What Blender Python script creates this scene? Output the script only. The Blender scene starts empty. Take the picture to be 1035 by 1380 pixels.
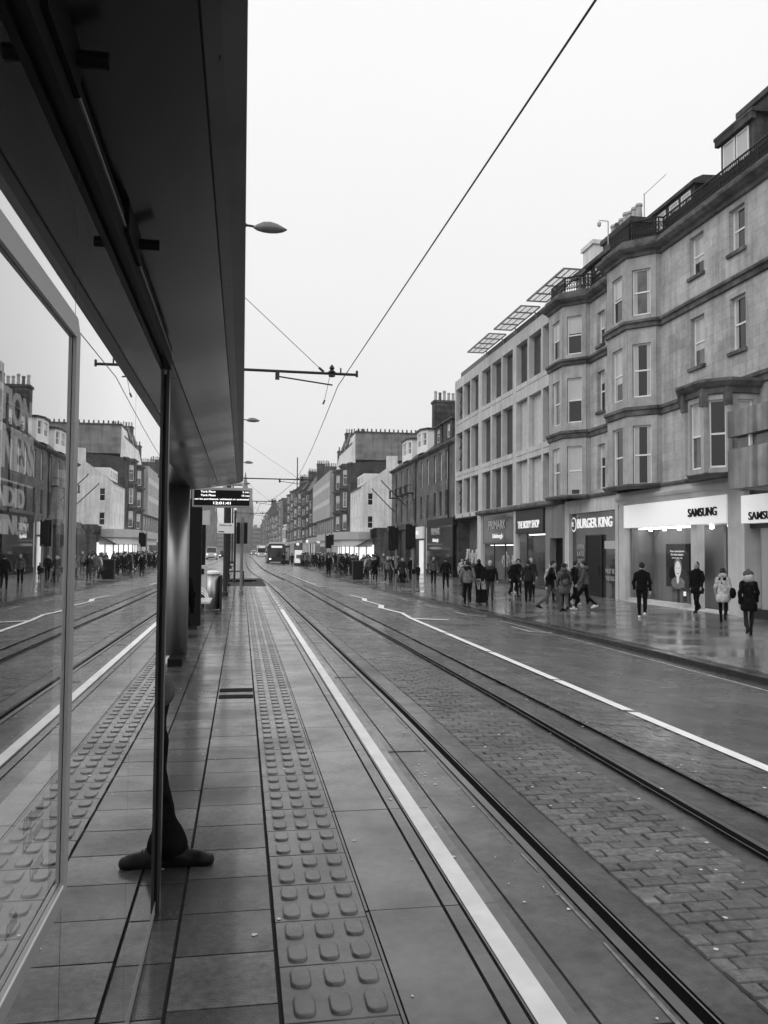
import bpy, math, random
import numpy as np
from mathutils import Vector, Matrix
random.seed(11); rng = np.random.default_rng(5)
S = bpy.context.scene
C = S.collection
R = math.radians

# ---------------------------------------------------------------- camera
CAM_H = 1.628
def make_camera():
    pit, yaw, rol = 0.04475, 0.16658, 0.00781
    fw = Vector((math.sin(yaw)*math.cos(pit), math.cos(yaw)*math.cos(pit), math.sin(pit)))
    r = Vector((math.cos(yaw), -math.sin(yaw), 0)); u = r.cross(fw)
    r2 = r*math.cos(rol) + u*math.sin(rol); u2 = r2.cross(fw)
    cd = bpy.data.cameras.new('camera'); co = bpy.data.objects.new('camera', cd); C.objects.link(co)
    m = Matrix((r2, u2, -fw)).transposed().to_4x4(); m.translation = (0, 0, CAM_H)
    co.matrix_world = m
    cd.sensor_fit = 'VERTICAL'; cd.sensor_height = 36; cd.lens = 1136.8/1380*36
    cd.clip_start = .05; cd.clip_end = 5000
    S.camera = co
make_camera()

# ---------------------------------------------------------------- world, sun, exposure
SUN_EL, SUN_AZ = R(38), R(235)       # high veiled sun to the south, behind the stop
w = bpy.data.worlds.new("World"); S.world = w; w.use_nodes = True
nt = w.node_tree; nt.nodes.clear()
out = nt.nodes.new('ShaderNodeOutputWorld'); bg = nt.nodes.new('ShaderNodeBackground')
sky = nt.nodes.new('ShaderNodeTexSky'); sky.sky_type = 'NISHITA'; sky.sun_disc = False
sky.sun_elevation = SUN_EL; sky.sun_rotation = SUN_AZ; sky.dust_density = 8; sky.air_density = 1
bw = nt.nodes.new('ShaderNodeRGBToBW')
# a closed cloud layer: even grey white, a little brighter overhead, mixed over the desaturated sky
tc = nt.nodes.new('ShaderNodeTexCoord'); sep = nt.nodes.new('ShaderNodeSeparateXYZ')
mr = nt.nodes.new('ShaderNodeMapRange'); mr.inputs[1].default_value = 0; mr.inputs[2].default_value = .8
mr.inputs[3].default_value = 7.7; mr.inputs[4].default_value = 9.6
cn = nt.nodes.new('ShaderNodeTexNoise'); cn.inputs['Scale'].default_value = 2.2; cn.inputs['Detail'].default_value = 4
cm = nt.nodes.new('ShaderNodeMapRange'); cm.inputs[3].default_value = -.35; cm.inputs[4].default_value = .35
ad = nt.nodes.new('ShaderNodeMath'); ad.operation = 'ADD'
mx = nt.nodes.new('ShaderNodeMix'); mx.data_type = 'FLOAT'; mx.inputs[0].default_value = .93
L = nt.links.new
L(tc.outputs['Generated'], sep.inputs[0]); L(sep.outputs[2], mr.inputs[0])
L(tc.outputs['Generated'], cn.inputs['Vector']); L(cn.outputs[0], cm.inputs[0])
L(mr.outputs[0], ad.inputs[0]); L(cm.outputs[0], ad.inputs[1])
L(sky.outputs[0], bw.inputs[0]); L(bw.outputs[0], mx.inputs[2]); L(ad.outputs[0], mx.inputs[3])
L(mx.outputs[0], bg.inputs[0]); bg.inputs[1].default_value = .1
L(bg.outputs[0], out.inputs[0])
sd = bpy.data.lights.new('sun', 'SUN'); sd.energy = .55; sd.angle = R(35)
so = bpy.data.objects.new('sun', sd); C.objects.link(so)
sdir = Vector((math.sin(SUN_AZ)*math.cos(SUN_EL), math.cos(SUN_AZ)*math.cos(SUN_EL), math.sin(SUN_EL)))
so.rotation_euler = sdir.to_track_quat('Z', 'Y').to_euler()
S.view_settings.view_transform = 'Standard'; S.view_settings.look = 'None'
S.view_settings.exposure = 0.22; S.view_settings.gamma = 1
S.cycles.max_bounces = 8; S.cycles.transparent_max_bounces = 8
S.cycles.use_denoising = True

# ---------------------------------------------------------------- materials (all neutral greys: the picture is black and white)
MATS = {}
def mat(name, v, rough=.6, var=.12, scale=3., bump=0., bscale=60., metal=0., spec=.22, emit=0., brick=None,
        stain=0., sscale=.5, streak=0., rvar=0., tone=False, coat=0.):
    if name in MATS: return MATS[name]
    m = bpy.data.materials.new(name); m.use_nodes = True; n = m.node_tree; N = n.nodes; Lk = n.links.new
    b = N['Principled BSDF']
    b.inputs['Roughness'].default_value = rough; b.inputs['Metallic'].default_value = metal
    b.inputs['Specular IOR Level'].default_value = spec
    b.inputs['Base Color'].default_value = (v, v, v, 1)
    t = N.new('ShaderNodeTexCoord'); src = t.outputs['Object']
    def math_(op, a, c):
        q = N.new('ShaderNodeMath'); q.operation = op
        for i, x in enumerate((a, c)):
            if isinstance(x, (int, float)): q.inputs[i].default_value = x
            else: Lk(x, q.inputs[i])
        return q.outputs[0]
    def noise(sc, det=5, vec=None):
        q = N.new('ShaderNodeTexNoise'); q.inputs['Scale'].default_value = sc; q.inputs['Detail'].default_value = det
        Lk(vec or src, q.inputs['Vector']); return q.outputs[0]
    def rng_(x, a, c, lo=.3, hi=.7):
        q = N.new('ShaderNodeMapRange'); Lk(x, q.inputs[0]); q.inputs[1].default_value = lo; q.inputs[2].default_value = hi
        q.inputs[3].default_value = a; q.inputs[4].default_value = c; return q.outputs[0]
    val = None; h = None
    if coat:
        wn = N.new('ShaderNodeTexNoise'); wn.inputs['Scale'].default_value = 1.7; wn.inputs['Detail'].default_value = 7; wn.inputs['Roughness'].default_value = .65; Lk(src, wn.inputs['Vector'])
        wm = N.new('ShaderNodeMapRange'); wm.inputs[1].default_value = .36; wm.inputs[2].default_value = .60; wm.inputs[3].default_value = coat*.35; wm.inputs[4].default_value = coat; Lk(wn.outputs[0], wm.inputs[0]); Lk(wm.outputs[0], b.inputs['Coat Weight'])
        b.inputs['Coat Roughness'].default_value = .13; b.inputs['Coat IOR'].default_value = 1.46
    if var: val = math_('MULTIPLY', rng_(noise(scale), 1-var, 1+var), v)
    if stain:
        val = math_('MULTIPLY', val if val is not None else v, rng_(noise(sscale, 7), 1-stain, 1+stain*.35, .35, .6))
    if streak:
        mp = N.new('ShaderNodeMapping'); mp.inputs['Scale'].default_value = (2.2, 2.2, .12); Lk(src, mp.inputs[0])
        val = math_('MULTIPLY', val if val is not None else v, rng_(noise(1.6, 6, mp.outputs[0]), 1-streak, 1.05, .38, .6))
    if tone:
        a = N.new('ShaderNodeAttribute'); a.attribute_name = 'tone'
        val = math_('MULTIPLY', val if val is not None else v, a.outputs['Fac'])
    if brick:
        bwid, bhei, mort, mfac, axis = brick
        s = N.new('ShaderNodeSeparateXYZ'); Lk(src, s.inputs[0]); c = N.new('ShaderNodeCombineXYZ')
        ax = {'YZ': (1, 2), 'XZ': (0, 2), 'XY': (0, 1), 'YX': (1, 0)}[axis]
        Lk(s.outputs[ax[0]], c.inputs[0]); Lk(s.outputs[ax[1]], c.inputs[1])
        bt = N.new('ShaderNodeTexBrick'); Lk(c.outputs[0], bt.inputs['Vector'])
        bt.inputs['Scale'].default_value = 1; bt.inputs['Brick Width'].default_value = bwid
        bt.inputs['Row Height'].default_value = bhei; bt.inputs['Mortar Size'].default_value = mort
        bt.inputs['Color1'].default_value = (.88, .88, .88, 1); bt.inputs['Color2'].default_value = (1.1, 1.1, 1.1, 1)
        bt.inputs['Mortar'].default_value = (mfac, mfac, mfac, 1); bt.inputs['Mortar Smooth'].default_value = .3
        g = N.new('ShaderNodeRGBToBW'); Lk(bt.outputs[0], g.inputs[0])
        val = math_('MULTIPLY', val if val is not None else v, g.outputs[0])
        h = math_('MULTIPLY', bt.outputs['Fac'], -1.)
    if val is not None:
        cc = N.new('ShaderNodeCombineColor')
        for i in range(3): Lk(val, cc.inputs[i])
        Lk(cc.outputs[0], b.inputs['Base Color'])
    if rvar: Lk(rng_(noise(1.1, 6), max(.03, rough-rvar), rough+rvar, .38, .62), b.inputs['Roughness'])
    if bump:
        bp = N.new('ShaderNodeBump'); bp.inputs['Strength'].default_value = bump; bp.inputs['Distance'].default_value = .02
        x = noise(bscale, 6)
        if h is not None: x = math_('ADD', x, h)
        Lk(x, bp.inputs['Height']); Lk(bp.outputs[0], b.inputs['Normal'])
    if emit:
        b.inputs['Emission Strength'].default_value = emit; b.inputs['Emission Color'].default_value = (1, 1, 1, 1)
    MATS[name] = m; return m

STONE = mat('sandstone grey ashlar', .46, .85, .10, 6, .3, 30, brick=(.75, .34, .007, .70, 'YZ'), stain=.24, sscale=.8, streak=.20)
STONE2 = mat('sandstone pale bay', .42, .85, .08, 6, .15, 30, stain=.20, sscale=1.1, streak=.16)
STONED = mat('sooty dark stone', .085, .85, .3, 3, .3, 30, brick=(.6, .3, .01, .7, 'YZ'), stain=.4, streak=.3)
STONEM = mat('mid grey weathered stone', .17, .85, .2, 3, .3, 30, brick=(.6, .3, .01, .75, 'YZ'), stain=.4, streak=.35)
STONEX = mat('rubble gable stone', .07, .9, .3, 3, .4, 14, brick=(.5, .22, .012, .7, 'XZ'), stain=.4)
TRIMD = mat('soot stained cornice stone', .13, .85, .3, 4, .3, 25, stain=.5, sscale=1.2)
CONC = mat('pale concrete frame', .55, .7, .06, 2, .08, 40, stain=.12, streak=.12)
CONC2 = mat('weathered walkway concrete', .30, .8, .1, 2, .15, 40, stain=.3, sscale=1.0, streak=.45)
WHITE = mat('white painted timber', .82, .5, .05, 5)
RENDER = mat('white rendered wall', .72, .8, .05, 2, .05, 30, stain=.12, streak=.15)
SLATE = mat('dark roof slate', .05, .5, .25, 4, .3, 20, brick=(.3, .22, .006, .6, 'YZ'))
IRON = mat('black cast iron', .012, .5, .1)
LEAD = mat('grey lead sheet', .16, .5, .15)
GLASS_D = mat('dark window glass', .012, .06, 0, spec=.6)
GLASS_M = mat('window glass over net curtain', .10, .08, .4, 2.5, spec=.6)
GLASS_L = mat('window glass over blind', .50, .12, .12, 1.0, spec=.6)
GLASSES = [GLASS_D, GLASS_M, GLASS_L]
BLACK = mat('matt black paint', .008, .5, 0, spec=.12)
DARKG = mat('dark grey coated metal', .035, .35, .1, metal=.3)
MIDG = mat('mid grey painted metal', .18, .45, .08)
SILV = mat('brushed stainless steel', .46, .42, .06, 1.2, metal=.95)
SILVD = mat('anodised frame', .42, .38, .04, metal=.6)
PALE = mat('pale panel', .5, .4, .05)
WHITEGLOSS = mat('glossy white fascia', .75, .25, .02)

def thin_glass(m, base=.06, gain=.9, ior=1.5, rough=.0, tint=.97):
    n = m.node_tree; n.nodes.clear(); o = n.nodes.new('ShaderNodeOutputMaterial'); t = n.nodes.new('ShaderNodeBsdfTransparent'); gl = n.nodes.new('ShaderNodeBsdfGlossy')
    t.inputs[0].default_value = (tint,)*3+(1,); gl.inputs['Color'].default_value = (1,1,1,1); gl.inputs['Roughness'].default_value = rough
    fz = n.nodes.new('ShaderNodeFresnel'); fz.inputs[0].default_value = ior
    ma = n.nodes.new('ShaderNodeMath'); ma.operation = 'MULTIPLY_ADD'; ma.use_clamp = True; ma.inputs[1].default_value = gain; ma.inputs[2].default_value = base
    ge = n.nodes.new('ShaderNodeNewGeometry'); fb = n.nodes.new('ShaderNodeMath'); fb.operation = 'SUBTRACT'; fb.inputs[0].default_value = 1; n.links.new(ge.outputs['Backfacing'], fb.inputs[1])
    mu = n.nodes.new('ShaderNodeMath'); mu.operation = 'MULTIPLY'; n.links.new(ma.outputs[0], mu.inputs[0]); n.links.new(fb.outputs[0], mu.inputs[1])
    mxs = n.nodes.new('ShaderNodeMixShader'); n.links.new(fz.outputs[0], ma.inputs[0]); n.links.new(mu.outputs[0], mxs.inputs[0]); n.links.new(t.outputs[0], mxs.inputs[1]); n.links.new(gl.outputs[0], mxs.inputs[2]); n.links.new(mxs.outputs[0], o.inputs[0])
# ---------------------------------------------------------------- geometry helpers
class MB:
    def __init__(s): s.v = []; s.f = []; s.m = []; s.t = []
    def add(s, vs, fs, mi=0, tone=1.):
        o = len(s.v); s.v += [tuple(p) for p in vs]
        for f in fs: s.f.append([o+i for i in f]); s.m.append(mi); s.t.append(tone)
        return s
    def hexa(s, p, mi=0, tone=1.):
        return s.add(p, [(0,3,2,1),(4,5,6,7),(0,1,5,4),(1,2,6,5),(2,3,7,6),(3,0,4,7)], mi, tone)
    def box(s, x0, x1, y0, y1, z0, z1, mi=0, tone=1.):
        return s.hexa([(x0,y0,z0),(x1,y0,z0),(x1,y1,z0),(x0,y1,z0),(x0,y0,z1),(x1,y0,z1),(x1,y1,z1),(x0,y1,z1)], mi, tone)
    def fbox(s, fr, u0, u1, z0, z1, d0, d1, mi=0):
        P = fr.p
        return s.hexa([P(u0,z0,d0),P(u1,z0,d0),P(u1,z0,d1),P(u0,z0,d1),P(u0,z1,d0),P(u1,z1,d0),P(u1,z1,d1),P(u0,z1,d1)], mi)
    def tube(s, a, b, r0, r1=None, n=8, mi=0):
        r1 = r0 if r1 is None else r1
        a = Vector(a); b = Vector(b); d = (b-a).normalized()
        x = d.orthogonal().normalized(); y = d.cross(x); vs = []
        for c, r in ((a, r0), (b, r1)):
            for k in range(n):
                q = 2*math.pi*k/n; vs.append(c + x*(r*math.cos(q)) + y*(r*math.sin(q)))
        fs = [(k, (k+1) % n, n+(k+1) % n, n+k) for k in range(n)] + [tuple(range(n))[::-1], tuple(range(n, 2*n))]
        return s.add(vs, fs, mi)
    def path(s, pts, r, n=6, mi=0):
        for a, b in zip(pts[:-1], pts[1:]): s.tube(a, b, r, r, n, mi)
        return s
    def lathe(s, prof, c=(0,0,0), n=16, mi=0, sx=1, sy=1):
        vs = [(c[0]+r*sx*math.cos(2*math.pi*k/n), c[1]+r*sy*math.sin(2*math.pi*k/n), c[2]+z) for r, z in prof for k in range(n)]
        fs = [(i*n+k, i*n+(k+1) % n, (i+1)*n+(k+1) % n, (i+1)*n+k) for i in range(len(prof)-1) for k in range(n)]
        fs += [tuple(range(n))[::-1], tuple(range((len(prof)-1)*n, len(prof)*n))]
        return s.add(vs, fs, mi)
    def prism(s, poly, z0, z1, mi=0):
        n = len(poly)
        return s.add([(x,y,z0) for x,y in poly]+[(x,y,z1) for x,y in poly],
                     [tuple(range(n))[::-1], tuple(range(n,2*n))]+[(k,(k+1)%n,n+(k+1)%n,n+k) for k in range(n)], mi)
    def xprism(s, poly, y0, y1, mi=0):      # polygon in x,z run along y
        n = len(poly)
        return s.add([(x,y0,z) for x,z in poly]+[(x,y1,z) for x,z in poly],
                     [tuple(range(n))[::-1], tuple(range(n,2*n))]+[(k,(k+1)%n,n+(k+1)%n,n+k) for k in range(n)], mi)
    def yprism(s, poly, x0, x1, mi=0):      # polygon in y,z run along x
        n = len(poly)
        return s.add([(x0,y,z) for y,z in poly]+[(x1,y,z) for y,z in poly],
                     [tuple(range(n))[::-1], tuple(range(n,2*n))]+[(k,(k+1)%n,n+(k+1)%n,n+k) for k in range(n)], mi)
    def build(s, name, mats, parent=None, smooth=False):
        if not isinstance(mats, (list, tuple)): mats = [mats]
        me = bpy.data.meshes.new(name); me.from_pydata([tuple(p) for p in s.v], [], s.f)
        for m in mats: me.materials.append(m)
        me.polygons.foreach_set('material_index', s.m)
        a = me.attributes.new('tone', 'FLOAT', 'FACE'); a.data.foreach_set('value', s.t)
        if smooth: me.polygons.foreach_set('use_smooth', [True]*len(s.f))
        me.update()
        o = bpy.data.objects.new(name, me); C.objects.link(o)
        if parent is not None: hook(o, parent)
        return o
WORLD = set()                               # things whose parts are written in street coordinates
def hook(o, parent):
    o.parent = parent
    if parent.name in WORLD: o.matrix_parent_inverse = Matrix.Translation(-Vector(parent.location))
def site(name, loc, label, cat, group=None):
    o = empty(name, loc, label, cat, group); WORLD.add(o.name); return o
class Fr:                                   # a wall frame: u along the wall, z up, d inward
    def __init__(s, a, b=None, right=None):
        s.o = Vector((a[0], a[1])); e = Vector((b[0]-a[0], b[1]-a[1])); s.len = e.length; s.u = e/ s.len
        s.n = Vector((s.u.y, -s.u.x))       # inward for a path running +y on the north side
    def p(s, u, z, d): q = s.o + s.u*u + s.n*d; return (q.x, q.y, z)
FACE_X = 16.0
def FF(x=FACE_X): f = Fr((x, 0), (x, 1)); return f
def tag(o, label=None, cat=None, group=None, kind=None):
    if label: o['label'] = label
    if cat: o['category'] = cat
    if group: o['group'] = group
    if kind: o['kind'] = kind
    return o
def empty(name, loc, label, cat, group=None, rz=0):
    o = bpy.data.objects.new(name, None); C.objects.link(o); o.location = loc; o.rotation_euler = (0,0,rz); o.empty_display_size = .2
    return tag(o, label, cat, group)
def struct(o): o['kind'] = 'structure'; return o
def wall_grid(mb, fr, u0, u1, z0, z1, holes, reveal=.2, mi=0, mr_=None):
    us = sorted({u0, u1, *[h[0] for h in holes], *[h[1] for h in holes]}); zs = sorted({z0, z1, *[h[2] for h in holes], *[h[3] for h in holes]})
    us = [u for u in us if u0-1e-6 <= u <= u1+1e-6]; zs = [z for z in zs if z0-1e-6 <= z <= z1+1e-6]
    for a, b in zip(us[:-1], us[1:]):
        for c, d in zip(zs[:-1], zs[1:]):
            mu, mz = (a+b)/2, (c+d)/2
            if any(h[0] < mu < h[1] and h[2] < mz < h[3] for h in holes): continue
            mb.add([fr.p(a,c,0), fr.p(b,c,0), fr.p(b,d,0), fr.p(a,d,0)], [(0,1,2,3)], mi)
    for a, b, c, d in holes:
        k = mi if mr_ is None else mr_
        q = [fr.p(a,c,0), fr.p(b,c,0), fr.p(b,d,0), fr.p(a,d,0), fr.p(a,c,reveal), fr.p(b,c,reveal), fr.p(b,d,reveal), fr.p(a,d,reveal)]
        mb.add(q, [(0,1,5,4),(1,2,6,5),(2,3,7,6),(3,0,4,7)], k)
def window(par, fr, a, b, c, d, rec=.16, glass=None, sill=True, rail=True, fw=.07, frame=WHITE, mull=0):
    m = MB(); g = MB()
    m.fbox(fr, a, a+fw, c, d, rec, rec+.06); m.fbox(fr, b-fw, b, c, d, rec, rec+.06)
    m.fbox(fr, a+fw, b-fw, d-fw, d, rec, rec+.06); m.fbox(fr, a+fw, b-fw, c, c+fw*1.3, rec, rec+.06)
    if rail: m.fbox(fr, a+fw, b-fw, (c+d)/2-.03, (c+d)/2+.03, rec-.01, rec+.05)
    for k in range(mull):
        u = a+(b-a)*(k+1)/(mull+1); m.fbox(fr, u-.025, u+.025, c+fw*1.3, d-fw, rec+.005, rec+.045)
    if sill: m.fbox(fr, a-.08, b+.08, c-.12, c-.002, -.09, rec-.002, 1)
    o = m.build('window', [frame, TRIMD], par)
    g.fbox(fr, a+fw*.5, b-fw*.5, c+.04, (c+d)/2, rec+.025, rec+.035); g.fbox(fr, a+fw*.5, b-fw*.5, (c+d)/2+.001, d-.04, rec+.025, rec+.035, 1)
    gl = glass or random.choice([GLASS_D, GLASS_D, GLASS_M]); g.build('pane', [gl, gl], o)
    if not glass or glass is GLASS_M:
        q = random.random(); cm2 = MB(); dd = rec+.021
        if q < .62: z_ = c+(d-c)*random.choice([.12,.35,.5,.52,.55,.7,.8]); cm2.fbox(fr, a+fw, b-fw, z_, d-fw, dd, dd+.003)
        if q > .45:
            cw = (b-a)*random.uniform(.14,.24)
            for e0, e1 in ((a+fw, a+fw+cw), (b-fw-cw, b-fw)):
                for k in range(3): cm2.fbox(fr, e0+(e1-e0)*k/3, e0+(e1-e0)*(k+.85)/3, c+.06, d-fw, dd+.0005*k-.0015, dd+.002)
        if cm2.v: cm2.build('blind', [GLASS_L], o)
    return o
def moulding(mb, pts, prof, mi=0, closed=False):
    """sweeps a profile [(out, z)...] along plan points running +y on the north side; out is towards the street"""
    P = [Vector(p) for p in pts]; n = len(P); nrm = []
    for a, b in zip(P[:-1], P[1:]):
        e = (b-a).normalized(); nrm.append(Vector((-e.y, e.x)))
    off = []
    for i in range(n):
        if i == 0: off.append(nrm[0])
        elif i == n-1: off.append(nrm[-1])
        else:
            s_ = nrm[i-1]+nrm[i]; off.append(s_/(max(.35, 1+nrm[i-1].dot(nrm[i]))))
    k = len(prof); vs = []
    for i in range(n):
        for o_, z in prof: q = P[i]+off[i]*o_; vs.append((q.x, q.y, z))
    fs = [(i*k+j, i*k+(j+1) % k, (i+1)*k+(j+1) % k, (i+1)*k+j) for i in range(n-1) for j in range(k)]
    fs += [tuple(range(k))[::-1], tuple(range((n-1)*k, n*k))]
    mb.add(vs, fs, mi)
def text(body, pos, height, m, parent=None, face='street', width=None, name='lettering', ext=.01, align='CENTER', bold=0.):
    c = bpy.data.curves.new(name, 'FONT'); c.body = body; c.size = 1; c.extrude = .01; c.align_x = align; c.align_y = 'CENTER'; c.offset = bold
    c.materials.append(m)
    o = bpy.data.objects.new(name, c); C.objects.link(o)
    bpy.context.view_layer.update()
    me = bpy.data.meshes.new_from_object(o.evaluated_get(bpy.context.evaluated_depsgraph_get()))
    bpy.data.objects.remove(o); me.name = name; o = bpy.data.objects.new(name, me); C.objects.link(o)
    bpy.context.view_layer.update()
    d = o.dimensions; sx = sy = height/max(d.y, .01)
    if width: sx = width/max(d.x, .01)
    X, Z = {'street': (Vector((0,-1,0)), Vector((-1,0,0))), 'near': (Vector((1,0,0)), Vector((0,-1,0))), 'track': (Vector((0,1,0)), Vector((1,0,0)))}[face]
    M = Matrix((X, Vector((0,0,1)), Z)).transposed().to_4x4() @ Matrix.Diagonal((sx, sy, ext/.01, 1)); M.translation = Vector(pos)
    if parent is not None: hook(o, parent); bpy.context.view_layer.update()
    o.matrix_world = M
    return o

# ================================================================ GROUND
def interp(tab, y):
    return float(np.interp(y, [a for a, _ in tab], [b for _, b in tab]))
TRACK = [(-8,2.56),(10,2.56),(20,2.44),(27,2.33),(35,2.25),(45,2.12),(52,1.95),(58,1.78),(65,1.58),(71,1.42),(80,1.3),(100,1.25),(150,1.35),(215,1.6),(313,2.3),(700,7.)]
TRACK2 = [(-8,-4.6),(37,-4.6),(60,-4.2),(100,-3.0),(150,-2.3),(215,-1.9),(313,-1.3),(700,3.)]
KERB = [(-8,9.05),(13,9.0),(20,8.92),(30,8.46),(43,7.82),(47,7.57),(60,7.1),(81,6.65),(90,6.7),(112,6.6),(140,6.6),(300,8.2),(700,13.)]
def road_z(x, c):                           # crown at the tracks, crossfall to the north kerb
    t = min(1, max(0, (x-(c+.95))/(8.9-(c+.95)))); return -.25-.41*t
def pave_z(x): return -.54+(x-8.95)*.016
YS = sorted(set([-8,-4] + [round(v,2) for v in np.arange(0,60,1.5)] + [round(v,2) for v in np.arange(60,160,4)] + [160,180,200,230,260,300,350,400,500,700]))
def ribbon(name, m, fa, fb, dz=0., y0=-8, y1=700, zf=None, n=1):
    """strip between x = fa(y) and x = fb(y), draped on the road profile"""
    mb = MB(); ys = [y0]+[y for y in YS if y0 < y < y1]+[y1]; vs = []
    for y in ys:
        a, b = fa(y), fb(y)
        for k in range(n+1):
            x = a+(b-a)*k/n; z = (zf(x,y) if zf else road_z(x, interp(TRACK,y)))+dz; vs.append((x,y,z))
    fs = [(i*(n+1)+k, i*(n+1)+k+1, (i+1)*(n+1)+k+1, (i+1)*(n+1)+k) for i in range(len(ys)-1) for k in range(n)]
    mb.add(vs, fs); return struct(mb.build(name, m))
tc_ = lambda y: interp(TRACK, y)
ASPH = mat('wet asphalt', .10, .27, .22, 2.5, .45, 70, stain=.28, sscale=.4, rvar=.12, spec=.5, coat=.15)
SLABC = mat('track slab concrete', .085, .30, .35, 12, .25, 90, stain=.5, sscale=1.3, rvar=.14, spec=.25, coat=.75)
PAVE = mat('wet sandstone pavement', .17, .16, .15, 1.2, .10, 14, brick=(.9,.6,.008,.6,'YX'), stain=.35, sscale=.5, rvar=.10, spec=.75)
GRND = mat('ground base', .08, .6, .2, .5)
SLAB = mat('wet platform paving slab', .065, .30, .45, 26, .25, 150, stain=.45, sscale=1.3, rvar=.10, tone=True, spec=.25, coat=.85)
TACT = mat('tactile paving concrete', .085, .30, .22, 22, .12, 160, stain=.34, sscale=2.2, tone=True, spec=.25, rvar=.1, coat=.8)
COPE = mat('smooth coping slab', .11, .28, .18, 18, .08, 150, stain=.28, sscale=1.3, rvar=.12, tone=True, spec=.25, coat=.8)
SETT = mat('granite sett', .125, .18, .4, 22, .3, 110, stain=.3, sscale=.6, rvar=.14, tone=True, spec=.3, coat=.45)
JOINT = mat('dark joint grit', .022, .8, .2)
LINE = mat('white road paint', .86, .5, .06, 9, .1, 80, stain=.08, sscale=3.)
LINE2 = mat('worn white road paint', .55, .5, .25, 12, .1, 80, stain=.3, sscale=4.)
STEEL = mat('worn rail steel', .30, .28, .12, 3, metal=.95)
SEAL_SHADE = mat('sealant and groove shade', .004, .8, .1, spec=.03)  # black paints the shade inside the groove; also serves the sealant
g = MB(); g.add([(-900,-60,-.95),(900,-60,-.95),(900,2500,-.95),(-900,2500,-.95)], [(0,1,2,3)]); struct(g.build('ground', GRND))
ribbon('road', ASPH, lambda y: tc_(y)+2.1, lambda y: interp(KERB,y), 0, n=6)
ribbon('track_slab', SLABC, lambda y: -2.75 if y > 52 else 1.18, lambda y: tc_(y)+2.1, 0, y0=-8, n=2)
# south carriageway with its own tram track
struct(MB().add([(-16,-8,-.3),(-2.7,-8,-.3),(-2.7,700,-.3),(-16,700,-.3)], [(0,1,2,3)]).build('south_road', ASPH))
# rails: concrete already there; head and lip swept as sections, groove shade painted black
def rail(cfun, side, name='tram_rail', y1=420, zf=-.25):
    mb = MB(); ys = [y for y in YS if y <= y1]; sgn = side
    # cross-section from outer side: dark sealant, head, groove (nearly flat, its shade painted black), lip, sealant
    secs = [(-.006,-.001,-.0,0,1),(.0,0,.055,.001,2),(.055,.001,.056,-.003,1),(.056,-.003,.116,-.003,1),(.116,-.003,.117,.001,1),(.117,.001,.126,.001,0),(.126,.0,.142,-.0,1)]
    for x0, z0, x1, z1, mi in secs:
        vs = []
        for y in ys:
            c = cfun(y)+sgn*(.7175+.06)
            vs += [(c-sgn*x0, y, zf+.006+z0), (c-sgn*x1, y, zf+.006+z1)]
        mb.add(vs, [(2*i, 2*i+1, 2*i+3, 2*i+2) for i in range(len(ys)-1)], mi)
    return struct(mb.build(name, [STEEL, SEAL_SHADE, mat('dull rail head', .12, .22, .2, 5, metal=.2, coat=.4)]))
for sd_ in (-1, 1):
    rail(tc_, sd_); rail(lambda y: interp(TRACK2, y), sd_, zf=-.298)
# concrete joints across the slab and the worn patch beside the near rail
jm = MB()
for y in np.arange(-6, 60, 4.6): jm.box(1.21, tc_(y)-.83, y, y+.012, -.249, -.2455)
for y in ys if False else (): pass
struct(jm.build('track_slab_joint', JOINT))
ribbon('track_slab_seam', JOINT, lambda y: 1.428+.004*math.sin(y*7), lambda y: 1.437+.004*math.sin(y*7+.4), .004, y1=44, zf=lambda x, y: -.25)
CEM = mat('pale cement seam', .24, .5, .3, 20)
for a, b in ((3.0,3.9),(4.05,4.7),(4.8,5.1),(5.3,7.4),(7.5,8.3),(8.8,9.4)):
    ribbon('cement_seam', CEM, lambda y: tc_(y)-.7175-.110-.006*math.sin(y*9), lambda y: tc_(y)-.7175-.096+.005*math.sin(y*13), .004, y0=a, y1=b)
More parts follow.
